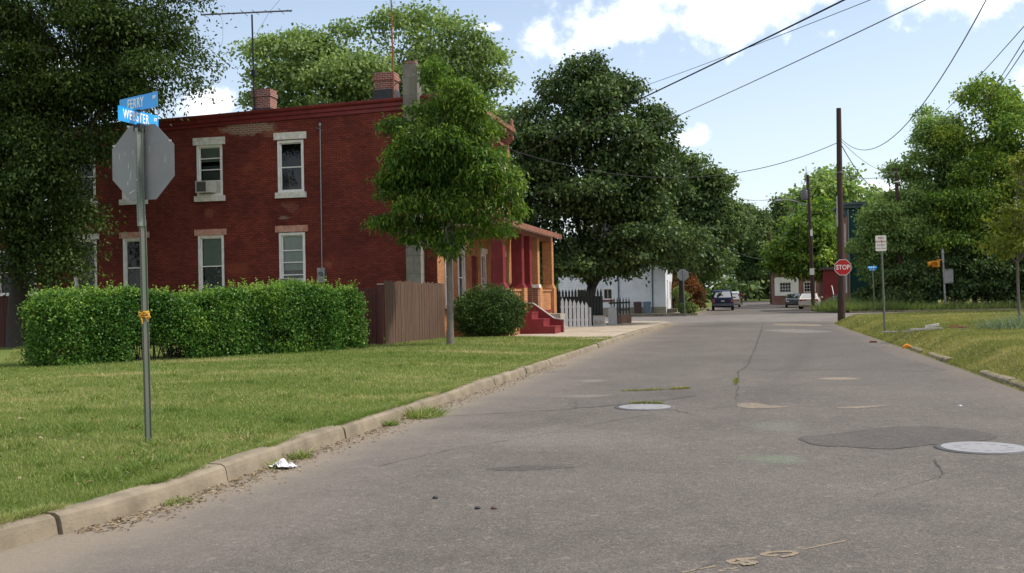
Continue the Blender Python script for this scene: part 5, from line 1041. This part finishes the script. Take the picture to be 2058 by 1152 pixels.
cable('pale service wire from the conduit head to the house corner', side(-14.9, .1, 7.68), (CX_+.3, 37.6, 6.75), .35, .016, 'wiregrey')

# ------------------------------------------------------------------ houses beyond the side street
t = thing('clapboard_house', 'white clapboard house across the side street behind two bins', 'house', (-10, 86, .13))
wf = lambda u, q, v: (u, 83.2-q, v); wx = lambda u, q, v: (-6.62+q, u, v)
o3 = [(-11.5, -10.72, 1.25, 2.15), (-13.6, -12.8, 1.25, 2.15)]
mb = MB(); wall(mb, wf, -15, -6.62, .62, 5.6, o3, .1); mb.build('side_wall', M['siding'], t)
mb = MB()
for k in range(24): z = .64+k*.205; mb.prism([wf(-15, .004, z), wf(-15, .034, z), wf(-15, .004, z+.19)], (8.3, 0, 0)) if z > 2.3 or z < 1.1 else [mb.prism([wf(a, .004, z), wf(a, .034, z), wf(a, .004, z+.19)], (b-a, 0, 0)) for a, b in ((-15, -13.62), (-12.78, -11.52), (-10.70, -6.7))]
mb.build('clapboard', M['siding'], t)
MB().box(-15, -6.60, -.02, .03, .0, .618, mp=wf).build('foundation', M['found'], t)
for o in o3: window(t, wf, *o, rails=(), mull=1, curtain=.95, trim=.07); MB().box(o[0]-.08, o[1]+.08, .024, .09, o[2]-.14, o[2]-.02, mp=wf).build('sill', M['redstep'], t)
for u in (-10.25, -7.62): MB().tube([wf(u, .07, .2), wf(u, .07, 5.5)], .05, 7).build('downpipe', M['trimgrey'], t)
fo = [(84.6, 85.6, .5, 2.7), (87.2, 88.2, 1.1, 2.7)]
mb = MB(); wall(mb, wx, 83.2, 90.5, 0, 5.6, fo, .1); mb.build('front_wall', M['siding'], t)
MB().box(84.6, 85.6, -.1, -.05, .5, 2.7, mp=wx).build('door', M['whitewood'], t); window(t, wx, *fo[1])
mb = MB(); mb.prism([(-15.3, 83.0, 5.6), (-6.4, 83.0, 5.6), (-10.8, 83.0, 7.6)], (0, 7.8, 0)); mb.build('roof', M['roof'], t)
MB().box(-6.6, -5.9, 84.5, 85.8, .1, .45).build('door_step', M['found'], t)
for i, (x0, x1, lab, m) in enumerate(((-9.0, -8.40, 'brown plastic wheeled bin by the white clapboard wall', 'binbrown'), (-8.28, -7.66, 'grey blue plastic wheeled bin by the white clapboard wall', 'binblue'))):
    t = thing('wheeled_bin', lab, 'bin', ((x0+x1)/2, 82.1, .13), 'wheeled bins'); xc = (x0+x1)/2; r4 = lambda w_, d_, z: [(xc-w_, 82.3-d_, z), (xc+w_, 82.3-d_, z), (xc+w_, 82.3+d_, z), (xc-w_, 82.3+d_, z)]
    MB().loft([r4(.22, .24, .16), r4(.29, .31, .98)]).build('body', M[m], t)
    MB().loft([r4(.32, .34, .985), r4(.31, .33, 1.03), r4(.2, .22, 1.07)]).build('lid', M[m], t)
    for s in (-.2, .2): MB().tube([(xc+s-.03, 82.56, .25), (xc+s+.03, 82.56, .25)], .12, 12).build('wheel', M['tyre'], t)
rows = [('row house with dark brick front left of the far stop sign', 92.0, 98.0, 'brownbrick', 5.8), ('pale row house behind the bronze shrub', 98.2, 104.5, 'siding', 6.2), ('row house further down the left pavement', 104.7, 112, 'brownbrick', 6.0)]
for lab, y0, y1, m, hgt in rows:
    t = thing('row_house', lab, 'house', (-9, (y0+y1)/2, .13), 'row houses on the far left'); wxx = lambda u, q, v: (-6.9+q, u, v)
    ops = [(y0+.6, y0+1.5, .7, 2.8), (y0+2.4, y0+3.3, 1.2, 2.8), (y0+4.2, y0+5.1, 1.2, 2.8), (y0+.7, y0+1.5, 3.9, 5.3), (y0+2.5, y0+3.3, 3.9, 5.3), (y0+4.3, y0+5.1, 3.9, 5.3)]
    mb = MB(); wall(mb, wxx, y0, y1, 0, hgt, ops, .12); mb.quad((-14, y0, 0), (-6.9, y0, 0), (-6.9, y0, hgt), (-14, y0, hgt)); mb.build('wall', M[m], t)
    MB().box(y0+.6, y0+1.5, -.12, -.06, .7, 2.8, mp=wxx).build('door', M['whitewood'], t)
    for o in ops[1:]: window(t, wxx, *o, trim=.1)
    MB().box(-14, -6.6, y0, y1, hgt+.002, hgt+.2).build('roof', M['roof'], t)
    mb = MB(); [mb.box(-6.88, -6.0+i*.0-(i*.3), y0+.5, y0+1.6, .1+i*.2, .1+(i+1)*.2-.002) for i in range(3)]; mb.build('front_steps', M['found'], t)
# right-hand buildings
t = thing('green_house', 'two storey dark green sided house with bracketed cornice behind the trees', 'house', (10, 97, .12))
gf = lambda u, q, v: (u, 91.8-q, v); gx = lambda u, q, v: (7.62-q, u, v)
mb = MB(); wall(mb, gf, 7.62, 14.5, 0, 8.35, [(9.6, 10.4, 4.8, 6.5), (9.6, 10.4, 1.4, 3.2)], .1); mb.build('side_wall', M['greenpaint'], t)
window(t, gf, 9.6, 10.4, 4.8, 6.5); window(t, gf, 9.6, 10.4, 1.4, 3.2)
op = [(93.3, 94.2, 5.2, 7.2), (95.6, 96.5, 5.2, 7.2), (93.3, 94.2, 1.4, 3.4), (95.6, 96.6, .6, 3.0)]
mb = MB(); wall(mb, gx, 91.8, 98.5, 0, 8.35, op, .1); mb.build('front_wall', M['brownbrick'], t)
for o in op[:3]: window(t, gx, *o, trim=.1)
MB().box(95.6, 96.6, -.1, -.05, .6, 3.0, mp=gx).build('door', M['whitewood'], t)
mb = MB(); mb.box(7.0, 14.6, 91.35, 98.6, 8.62, 8.80); mb.box(7.18, 14.6, 91.5, 98.5, 8.352, 8.618); c = mb.build('cornice', M['trimgrey'], t)
for y in (91.75, 93.8, 96, 98): mb = MB(); mb.prism([(7.61, y, 7.7), (7.5, y, 7.7), (7.25, y, 8.2), (7.2, y, 8.35), (7.61, y, 8.35)], (0, .18, 0)); mb.build('bracket', M['trimgrey'], c)
MB().tube([gf(7.72, .08, .2), gf(7.72, .08, 8.3)], .06, 7).build('downpipe', M['metal'], t)
t = thing('red_building', 'low red painted building with front steps behind the white sedan', 'house', (8.2, 112, .12))
rx = lambda u, q, v: (6.75-q, u, v); rfm = lambda u, q, v: (u, 110-q, v)
mb = MB(); wall(mb, rfm, 6.75, 9.0, 0, 3.7, []); wall(mb, rx, 110, 118, 0, 3.7, [(112, 113, .5, 2.6)]); mb.build('wall', M['redpaint'], t); MB().box(6.4, 9.2, 109.7, 118, 3.702, 3.95).build('roof', M['roof'], t)
MB().box(112, 113, -.1, -.04, .5, 2.6, mp=rx).build('door', M['whitewood'], t)
mb = MB(); [mb.box(7.5+i*.0, 9.0, 106.5+i*.5, 107-.002+i*.5, .1, .32+i*.2) for i in range(4)]; st = mb.build('front_steps', M['found'], t)
mb = MB(); mb.tube([(7.45, 106.4, .3), (7.45, 106.4, 1.3), (7.45, 108.4, 2.1), (7.45, 109.6, 2.1)], .03, 6); mb.build('handrail', M['whitewood'], st)
t = thing('brick_shop', 'brick building with cream panel and paned window at the far corner', 'building', (5, 137, .1))
bf = lambda u, q, v: (u, 135.5-q, v)
mb = MB(); wall(mb, bf, 2.35, 9.5, 0, 4.0, [(3.1, 4.55, 1.5, 2.8), (6, 7.4, 1.5, 2.8)], .12); mb.quad((2.35, 135.5, 0), (2.35, 146, 0), (2.35, 146, 4.0), (2.35, 135.5, 4.0)); mb.build('wall', M['chimbrick'], t)
mb = MB(); wall(mb, lambda u, q, v: bf(u, q+.05, v), 2.55, 5.4, 1.15, 3.4, [(3.1, 4.55, 1.5, 2.8)], .05); mb.build('cream_panel', M['signwhite'], t)
for a, b in ((3.1, 4.55), (6, 7.4)): window(t, bf, a, b, 1.5, 2.8, rails=(.33, .66), mull=3, trim=.07)
MB().box(2.1, 9.7, 135.2, 146, 4.002, 4.2).build('roof', M['roof'], t)
t = thing('chimney_stack', 'distant dark roof turret silhouetted left of the streetlight', 'tower', (7.2, 208, .1))
q = Vector(at(1590, 445, 208)); mb = MB(); mb.box(q.x-1.3, q.x+1.3, 207, 209.6, 0, q.z+.2); mb.prism([(q.x-1.3, 207, q.z+.201), (q.x+1.3, 207, q.z+.201), (q.x+.6, 207, q.z+1.6), (q.x+.2, 207, q.z+1.9), (q.x-.6, 207, q.z+1.5)], (0, 2.6, 0)); mb.build('tower', M['trimgrey'], t)
mb = MB(); mb.box(q.x-.3, q.x+.2, 208, 208.5, q.z+1.0, q.z+3.0); mb.build('chimney', M['chimbrick'], t)

# ------------------------------------------------------------------ vehicles
def lerp3(a, b, t): return tuple(a[i]+(b[i]-a[i])*t for i in range(3))
def car(label, cat, loc, ang, L, W, kind, paint, group='cars parked along the far street', trim='bumper', name='parked_car', back=True):
    t = thing(name, label, cat, loc, group); cs, sn = math.cos(ang), math.sin(ang)
    T = lambda p: (loc[0]+p[0]*cs-p[1]*sn, loc[1]+p[0]*sn+p[1]*cs, loc[2]+p[2]); w2 = W/2
    if kind == 'sedan':
        body = [(-.5, .46, .74, .86), (-.492, .34, .90, .95), (-.47, .24, .97, .99), (-.30, .22, 1.0, 1), (0, .21, .97, 1), (.24, .21, .95, 1), (.43, .24, .84, .96), (.485, .30, .72, .90), (.5, .42, .60, .80)]
        cab = [(-.385, .985, .90), (-.25, 1.36, .72), (-.12, 1.43, .70), (.03, 1.42, .70), (.09, 1.37, .72), (.235, .955, .90)]; wr = .31; ax = (-.30, .31)
    else:
        hh = 1.88 if kind == 'van' else 1.78
        body = [(-.5, .50, 1.02, .92), (-.494, .38, 1.10, .98), (-.46, .30, 1.12, 1), (-.2, .28, 1.12, 1), (.1, .28, 1.10, 1), (.27, .28, 1.06, 1), (.44, .30, .95, .96), (.49, .38, .82, .9), (.5, .5, .7, .82)]
        cab = [(-.492, 1.11, .94), (-.455, hh-.10, .80), (-.40, hh, .78), (.05, hh, .78), (.13, hh-.08, .80), (.29, 1.07, .93)]; wr = .36; ax = (-.31, .32)
    rings = []
    for y, zb, zt, wf_ in body:
        y *= L; a = w2*wf_; zm = zb+(zt-zb)*.62
        rings.append([T(p) for p in [(-a*.88, y, zb), (-a*.98, y, zb+(zt-zb)*.2), (-a, y, zm), (-a*.95, y, zt-.02), (-a*.88, y, zt), (a*.88, y, zt), (a*.95, y, zt-.02), (a, y, zm), (a*.98, y, zb+(zt-zb)*.2), (a*.88, y, zb)]])
    MB().loft(rings, sm=False).build('body', paint, t)
    cr = []
    for y, z, wf_ in cab: a = w2*wf_; cr.append([(-a, y*L, z), (a, y*L, z)])
    mb = MB(); zb = [c[1] for c in cab]
    base = [(-w2*.90, c[0]*L, .9 if kind == 'sedan' else 1.0) for c in cab]
    rr = [[T((-w2*.9, c[0]*L, body[3][2]-.06)), T((-w2*c[2], c[0]*L, c[1])), T((w2*c[2], c[0]*L, c[1])), T((w2*.9, c[0]*L, body[3][2]-.06))] for c in cab]
    mb.loft(rr); cb = mb.build('cabin', paint, t)
    def glass(a, b, nm, e=.10, f0=.1, f1=.9, lift=.012):
        (l0, r0_), (l1, r1_) = cr[a], cr[b]; P_ = lambda u, v: lerp3(lerp3(l0, r0_, u), lerp3(l1, r1_, u), v)
        q = [P_(e, f0), P_(1-e, f0), P_(1-e, f1), P_(e, f1)]; n = (Vector(q[1])-Vector(q[0])).cross(Vector(q[3])-Vector(q[0])).normalized(); n = n if n.z > 0 else -n
        q = [Vector(p)+n*lift for p in q]; MB().prism([T(p) for p in q], Vector(T(n*.004))-Vector(T((0, 0, 0)))).build(nm, M['carglass'], cb)
    glass(0, 1, 'rear_window', .08, .12, .93); glass(4 if kind == 'sedan' else 4, 5, 'windshield', .07, .06, .95)
    zr = body[3][2]
    for s in (-1, 1):                       # side glass follows the sloping cabin side
        def SP(y, f):
            k = np.interp(y, [c[0]*L for c in cab], [c[1] for c in cab]); wk = np.interp(y, [c[0]*L for c in cab], [c[2] for c in cab]); z0 = zr-.06
            return (s*(w2*.9+(w2*wk-w2*.9)*f+.008), y, z0+(k-z0)*f)
        for ya, yb in (((cab[0][0]+.06)*L, (cab[1][0]+.10)*L), ((cab[1][0]+.115)*L, (cab[5][0]-.10)*L)):
            if kind != 'sedan' and ya < -.4*L: ya = (cab[1][0]+.02)*L
            q = [SP(ya, .25), SP(yb, .25), SP(yb-(.03*L if yb > .1*L else 0), .88), SP(ya+(.06*L if ya < -.25*L and kind == 'sedan' else 0), .88)]; MB().prism([T(p) for p in q], Vector(T((s*.006, 0, 0)))-Vector(T((0, 0, 0)))).build('side_window', M['carglass'], cb)
        x = s*w2*1.0; y = .17*L; mb = MB(); mb.box(x if s > 0 else x-.2, x+.2 if s > 0 else x, y, y+.12, zr-.02, zr+.13, mp=lambda a, b, c: T((a, b, c))); mb.build('mirror', M[trim] if trim else paint, t)
        for k in ax:
            mb = MB(); mb.tube([T((s*(w2+.012), k*L, wr)), T((s*(w2-.21), k*L, wr))], wr, 18); wh = mb.build('wheel', M['tyre'], t)
            MB().tube([T((s*(w2+.022), k*L, wr)), T((s*(w2-.02), k*L, wr))], wr*.6, 14).build('rim', M['rim'], wh)
        hz_ = .82 if kind == 'sedan' else .93; x0, x1 = (s*w2*.60, s*w2*.90) if kind == 'sedan' else (s*w2*.74, s*w2*.93)
        mb = MB(); mb.box(min(x0, x1), max(x0, x1), -.5*L-.012, -.492*L+.06, hz_-.09 if kind == 'sedan' else hz_-.20, hz_+.06 if kind == 'sedan' else hz_+.12, mp=lambda a, b, c: T((a, b, c))); mb.build('tail_lamp', M['tail'], t)
        mb = MB(); mb.box(min(x0, x1)+(.0), max(x0, x1), .485*L, .5*L+.012, .56 if kind == 'sedan' else .68, .68 if kind == 'sedan' else .84, mp=lambda a, b, c: T((a, b, c))); mb.build('headlamp', M['lamp'], t)
    bx = lambda *a, m, nm: MB().box(*a, mp=lambda a_, b_, c_: T((a_, b_, c_))).build(nm, m, t)
    zz = .50 if kind == 'sedan' else .56
    bx(-w2*.95, w2*.95, -.5*L-.07, -.485*L, zz-.13, zz+.09, m=M[trim] if trim else paint, nm='rear_bumper'); bx(-w2*.92, w2*.92, .485*L, .5*L+.06, zz-.16, zz+.06, m=M[trim] if trim else paint, nm='front_bumper')
    bx(-.16, .16, -.5*L-.02, -.5*L+.01, .70 if kind == 'sedan' else .80, .84 if kind == 'sedan' else .94, m=M['plate'], nm='licence_plate')
    bx(-w2*.5, w2*.5, .49*L, .5*L+.008, .5, .66, m=M['grille'], nm='grille')
    if kind == 'sedan': bx(-w2*.58, w2*.58, -.5*L-.006, -.49*L, .78, .86, m=M['grille'], nm='rear_panel')
    return t
M['pblue'] = carpaint('dark blue car paint', (.010, .024, .075), .55); M['pblue'].node_tree.nodes['Principled BSDF'].inputs['Coat Weight'].default_value = .05; M['pblue'].node_tree.nodes['Principled BSDF'].inputs['Specular IOR Level'].default_value = .25; M['pwhite'] = carpaint('white car paint', (.62, .62, .60)); M['pbeige'] = carpaint('beige car paint', (.40, .35, .28))
M['ppearl'] = carpaint('pale champagne car paint', (.50, .45, .39)); M['pgreen'] = carpaint('dark green car paint', (.012, .03, .026)); M['psilver'] = carpaint('silver car paint', (.36, .37, .37)); M['pgrey'] = carpaint('grey car paint', (.10, .11, .12))
car('dark blue van with large rear window parked on the left of the far street', 'van', (-2.82, 101.6, .0), .03, 4.9, 1.96, 'van', M['pblue'])
car('beige sedan parked in front of the blue van', 'car', (-2.35, 121.5, 0), .02, 4.6, 1.76, 'sedan', M['pbeige'], trim=None)
car('white sport utility car parked furthest along the left kerb', 'car', (-2.75, 150, 0), .02, 4.8, 1.92, 'suv', M['pwhite'])
car('pale champagne sedan parked on the right beside tall weeds', 'car', (5.05, 101.7, 0), -.10, 4.9, 1.82, 'sedan', M['ppearl'], trim=None)
car('dark green sedan facing the viewer on the right kerb', 'car', (4.1, 114.6, 0), math.pi-.03, 4.6, 1.76, 'sedan', M['pgreen'], trim=None)
car('silver car facing the viewer beyond the dark green sedan', 'car', (4.3, 140, 0), math.pi, 4.7, 1.86, 'suv', M['psilver'], trim=None)
car('grey car parked behind the weeds by the red building', 'car', (8.6, 104.2, .12), .5, 4.5, 1.76, 'sedan', M['pgrey'], trim=None)

# ------------------------------------------------------------------ a person beside the far white car
def person(label, x, y, z):
    t = thing('person', label, 'person', (x, y, z)); s = 1.0
    def sk(name, V, E_, Rr, m):
        me = bpy.data.meshes.new(name); me.from_pydata(V, E_, []); o = link(name, me, t, m)
        md = o.modifiers.new('skin', 'SKIN'); md.use_smooth_shade = True; o.modifiers.new('sub', 'SUBSURF').levels = 1
        for i, r in enumerate(Rr): me.skin_vertices[0].data[i].radius = (r, r)
        me.skin_vertices[0].data[0].use_root = True; return o
    V = [(0, 0, .95), (0, 0, 1.15), (0, 0, 1.38), (0, 0, 1.50), (0, -.01, 1.60), (0, -.015, 1.70), (0, 0, 1.77)]; E_ = [(i, i+1) for i in range(6)]; Rr = [.13, .125, .15, .058, .085, .095, .06]
    for sg_ in (-1, 1):
        b0 = len(V); V += [(sg_*.19, 0, 1.42), (sg_*.27, .03, 1.17), (sg_*.25, -.10, .95), (sg_*.245, -.14, .87)]; E_ += [(2, b0), (b0, b0+1), (b0+1, b0+2), (b0+2, b0+3)]; Rr += [.058, .045, .034, .032]
        for f in range(5):
            dx_ = (-.028+.016*f); c0 = len(V); V += [(sg_*.245+dx_, -.165-.01*(f % 3), .81-.006*(2-abs(f-2))), (sg_*.245+dx_*1.1, -.175, .775+(.035 if f == 0 else 0))]; E_ += [(b0+3, c0), (c0, c0+1)]; Rr += [.010, .008]
        l0 = len(V); V += [(sg_*.10, 0, .88), (sg_*.12, -.02, .50), (sg_*.13, .02, .10), (sg_*.135, -.10, .05)]; E_ += [(0, l0), (l0, l0+1), (l0+1, l0+2), (l0+2, l0+3)]; Rr += [.095, .065, .045, .04]
    sk('body', V, E_, Rr, M['skin'])
    V = [(0, 0, 1.0), (0, 0, 1.2), (0, 0, 1.40)]; E_ = [(0, 1), (1, 2)]; Rr = [.155, .15, .168]
    for sg_ in (-1, 1): b0 = len(V); V += [(sg_*.20, 0, 1.42), (sg_*.255, .02, 1.22)]; E_ += [(2, b0), (b0, b0+1)]; Rr += [.075, .062]
    sk('shirt', V, E_, Rr, M['shirt'])
    V = [(0, 0, .98)]; E_ = []; Rr = [.15]
    for sg_ in (-1, 1): b0 = len(V); V += [(sg_*.10, 0, .86), (sg_*.12, -.02, .50), (sg_*.13, .02, .10)]; E_ += [(0, b0), (b0, b0+1), (b0+1, b0+2)]; Rr += [.112, .082, .07]
    sk('trousers', V, E_, Rr, M['trousers'])
    mb = MB(); mb.lathe((x, y+.015, z+1.71), [(.105, 0), (.104, .05), (.08, .10), (.02, .125)], 12); mb.build('hair', M['hair'], t)
    mb = MB()
    for sg_ in (-1, 1): mb.lathe((x+sg_*.035, y-.108, z+1.69), [(.004, 0), (.012, .008), (.004, .016)], 6)
    mb.prism([(x-.014, y-.10, z+1.64), (x+.014, y-.10, z+1.64), (x, y-.10, z+1.685)], (0, -.03, 0)); mb.build('face', M['hair'], t)
    return t
person('person in dark red shirt and dark trousers standing by the far cars', -1.55, 135.0, .0)

# ------------------------------------------------------------------ small things on the ground
def manhole(label, c, r):
    t = thing('manhole_cover', label, 'manhole cover', (*c, 0), 'manhole covers')
    mb = MB(); mb.lathe((*c, -.02), [(r+.05, 0), (r+.05, .026), (r, .027)], 40); mb.build('ring', M['manring'], t)
    mb = MB(); mb.lathe((*c, -.02), [(r-.012, 0), (r-.012, .032)], 40)
    for k in range(12): a = k*math.pi/6; mb.box(c[0]+math.cos(a)*r*.6-.03, c[0]+math.cos(a)*r*.6+.03, c[1]+math.sin(a)*r*.6-.03, c[1]+math.sin(a)*r*.6+.03, .012, .0145)
    mb.build('lid', M['maniron'], t)
manhole('worn round iron manhole cover at the right edge of the road', gp(1977, 901), .40)
manhole('worn manhole cover beside the weedy crack in the road', gp(1296, 819), .37)
c = gp(570, 941); t = thing('paper_litter', 'crumpled white paper wrapper in the gutter', 'litter', (*c, 0)); rg = random.Random(8); mb = MB(); n = 7; g = {}
for i in range(n):
    for j in range(n): g[i, j] = (c[0]-.11+.22*i/(n-1)+rg.uniform(-.014, .014), c[1]-.08+.16*j/(n-1)+rg.uniform(-.014, .014), .008+abs(rg.gauss(0, .02))+.04*math.exp(-((i-2)**2+(j-4)**2)/4))
for i in range(n-1):
    for j in range(n-1):
        if rg.random() > .1: mb.quad(g[i, j], g[i+1, j], g[i+1, j+1], g[i, j+1])
mb.build('sheet', M['paper'], t)
def junk(name, label, cat, px_, py_, h, f, m):
    c = gp(px_, py_, h); t = thing(name, label, cat, (*c, h)); mb = MB(); f(mb, c, h); mb.build('body', M[m], t); return t
def plank(a, b, w_, th, dz=0.0):
    def f(mb, c, h):
        d = Vector((b[0]-a[0], b[1]-a[1], 0)); s = Vector((-d.y, d.x, 0)).normalized()*w_; o = Vector((c[0]+a[0], c[1]+a[1], h))
        mb.prism([o-s, o+s, o+s+VU*th, o-s+VU*th], d+VU*dz)
    return f
junk('loose_board', 'long grey weathered board lying on the dry verge', 'board', 1862, 664, .43, plank((-.45, -.1), (.42, .25), .06, .045, .03), 'board')
junk('loose_board', 'short broken pale board resting on the long grey board', 'board', 1872, 659, .47, plank((-.16, .05), (.2, -.02), .06, .07, .06), 'stonewhite')
junk('loose_board', 'flat pale scrap left of the long grey board', 'board', 1790, 668, .40, plank((-.2, 0), (.18, .06), .07, .03), 'board')
junk('loose_board', 'thin pale stick between two scraps on the verge', 'board', 1822, 667, .42, plank((-.12, 0), (.12, .05), .02, .03), 'board')
def cone(mb, c, h): mb.tube([(c[0]-.11, c[1], h+.0), (c[0]+.0, c[1]-.05, h+.06), (c[0]+.11, c[1], h+.015)], [.02, .05, .02], 9)
junk('orange_litter', 'torn orange plastic scrap on the broken right kerb', 'litter', 1822, 699, .13, cone, 'orange')
def brk(mb, c, h): mb.box(c[0]-.1, c[0]+.1, c[1]-.05, c[1]+.05, h-.01, h+.055)
junk('loose_brick', 'orange brick bit lying near the grey green grass', 'brick', 1917, 657, .45, brk, 'orangebrick'); junk('loose_brick', 'dark red brick bit right of the orange brick', 'brick', 1933, 660, .45, brk, 'chimbrick')
junk('loose_brick', 'reddish scrap on the asphalt by the right verge', 'brick', 1755, 689, .0, brk, 'chimbrick')
for lab, x, y, m in (('small brown pebble alone on the near asphalt', 993, 1023, 'wood'), ('small dark pebble left of the brown pebble', 960, 1023, 'tar'), ('small dark pebble on the left part of the road', 875, 1002, 'tar'), ('tiny white scrap on the lawn near the hedge', 198, 741, 'paper'), ('small white scrap on the road right of the pale patch', 1930, 817, 'paper')):
    h = .27 if y == 741 else 0; junk('pebble' if m != 'paper' else 'paper_litter', lab, 'pebble' if m != 'paper' else 'litter', x, y, h, lambda mb, c, h: mb.lathe((*c, h-.002), [(.012, 0), (.024, .006), (.02, .016), (.005, .022)], 7), m)
# rubbish heap by the far left row houses
for lab, x, y, z, s, m in (('tan bag in the heap of rubbish left of the blue van', -5.05, 87.0, .14, .34, 'stonepink'), ('pale bag in the heap of rubbish left of the blue van', -5.35, 86.4, .14, .30, 'stonewhite'), ('dark bag behind the rubbish heap', -5.6, 87.4, .14, .42, 'tar')):
    t = thing('rubbish_bag', lab, 'bag', (x, y, z), 'rubbish bags'); MB().lathe((x, y, z), [(s*.6, 0), (s, s*.3), (s*.9, s*.8), (s*.3, s*1.25), (s*.12, s*1.35), (s*.2, s*1.5)], 11).build('sack', M[m], t)
t = thing('porch_glider', 'dark green garden seat between the trunk and the clipped shrub', 'seat', (-9.4, 35.9, .2))
mb = MB(); mb.box(-9.85, -8.95, 35.8, 36.4, .62, .68); mb.build('seat', M['greenpaint'], t)
mb = MB(); mb.prism([(-9.9, 36.4, .7), (-8.9, 36.4, .7), (-8.95, 36.4, 1.45), (-9.2, 36.4, 1.62), (-9.6, 36.4, 1.62), (-9.85, 36.4, 1.45)], (0, .05, 0)); mb.build('backrest', M['greenpaint'], t)
for x in (-9.8, -9.0):
    for y in (35.85, 36.3): MB().tube([(x, y, .15), (x, y, .62)], .025, 6).build('leg', M['tar'], t)
# far-off wood closing the view
rg = np.random.default_rng(77); lob = []
for x in np.arange(-130, 131, 7.5):
    y = (165 if abs(x-2) > 10 else 225)+rg.uniform(-8, 20); hgt = rg.uniform(7, 11); lob.append((x, y, hgt*.55, 6, 5, hgt*.5)); lob.append((x+3, y, hgt*.25, 6, 4, hgt*.3))
V, tn, c = crown(rg, lob, 11000, 6, .9, 1.0, .7, seed=9, gap=-2, shell=.3, sub=3); V[:, 2] = np.maximum(V[:, 2], .1)
tag(npmesh('distant_wood', V, 4, tn, M['lf_third'], None, 'stuff'), 'distant mass of trees along the horizon', 'wood')
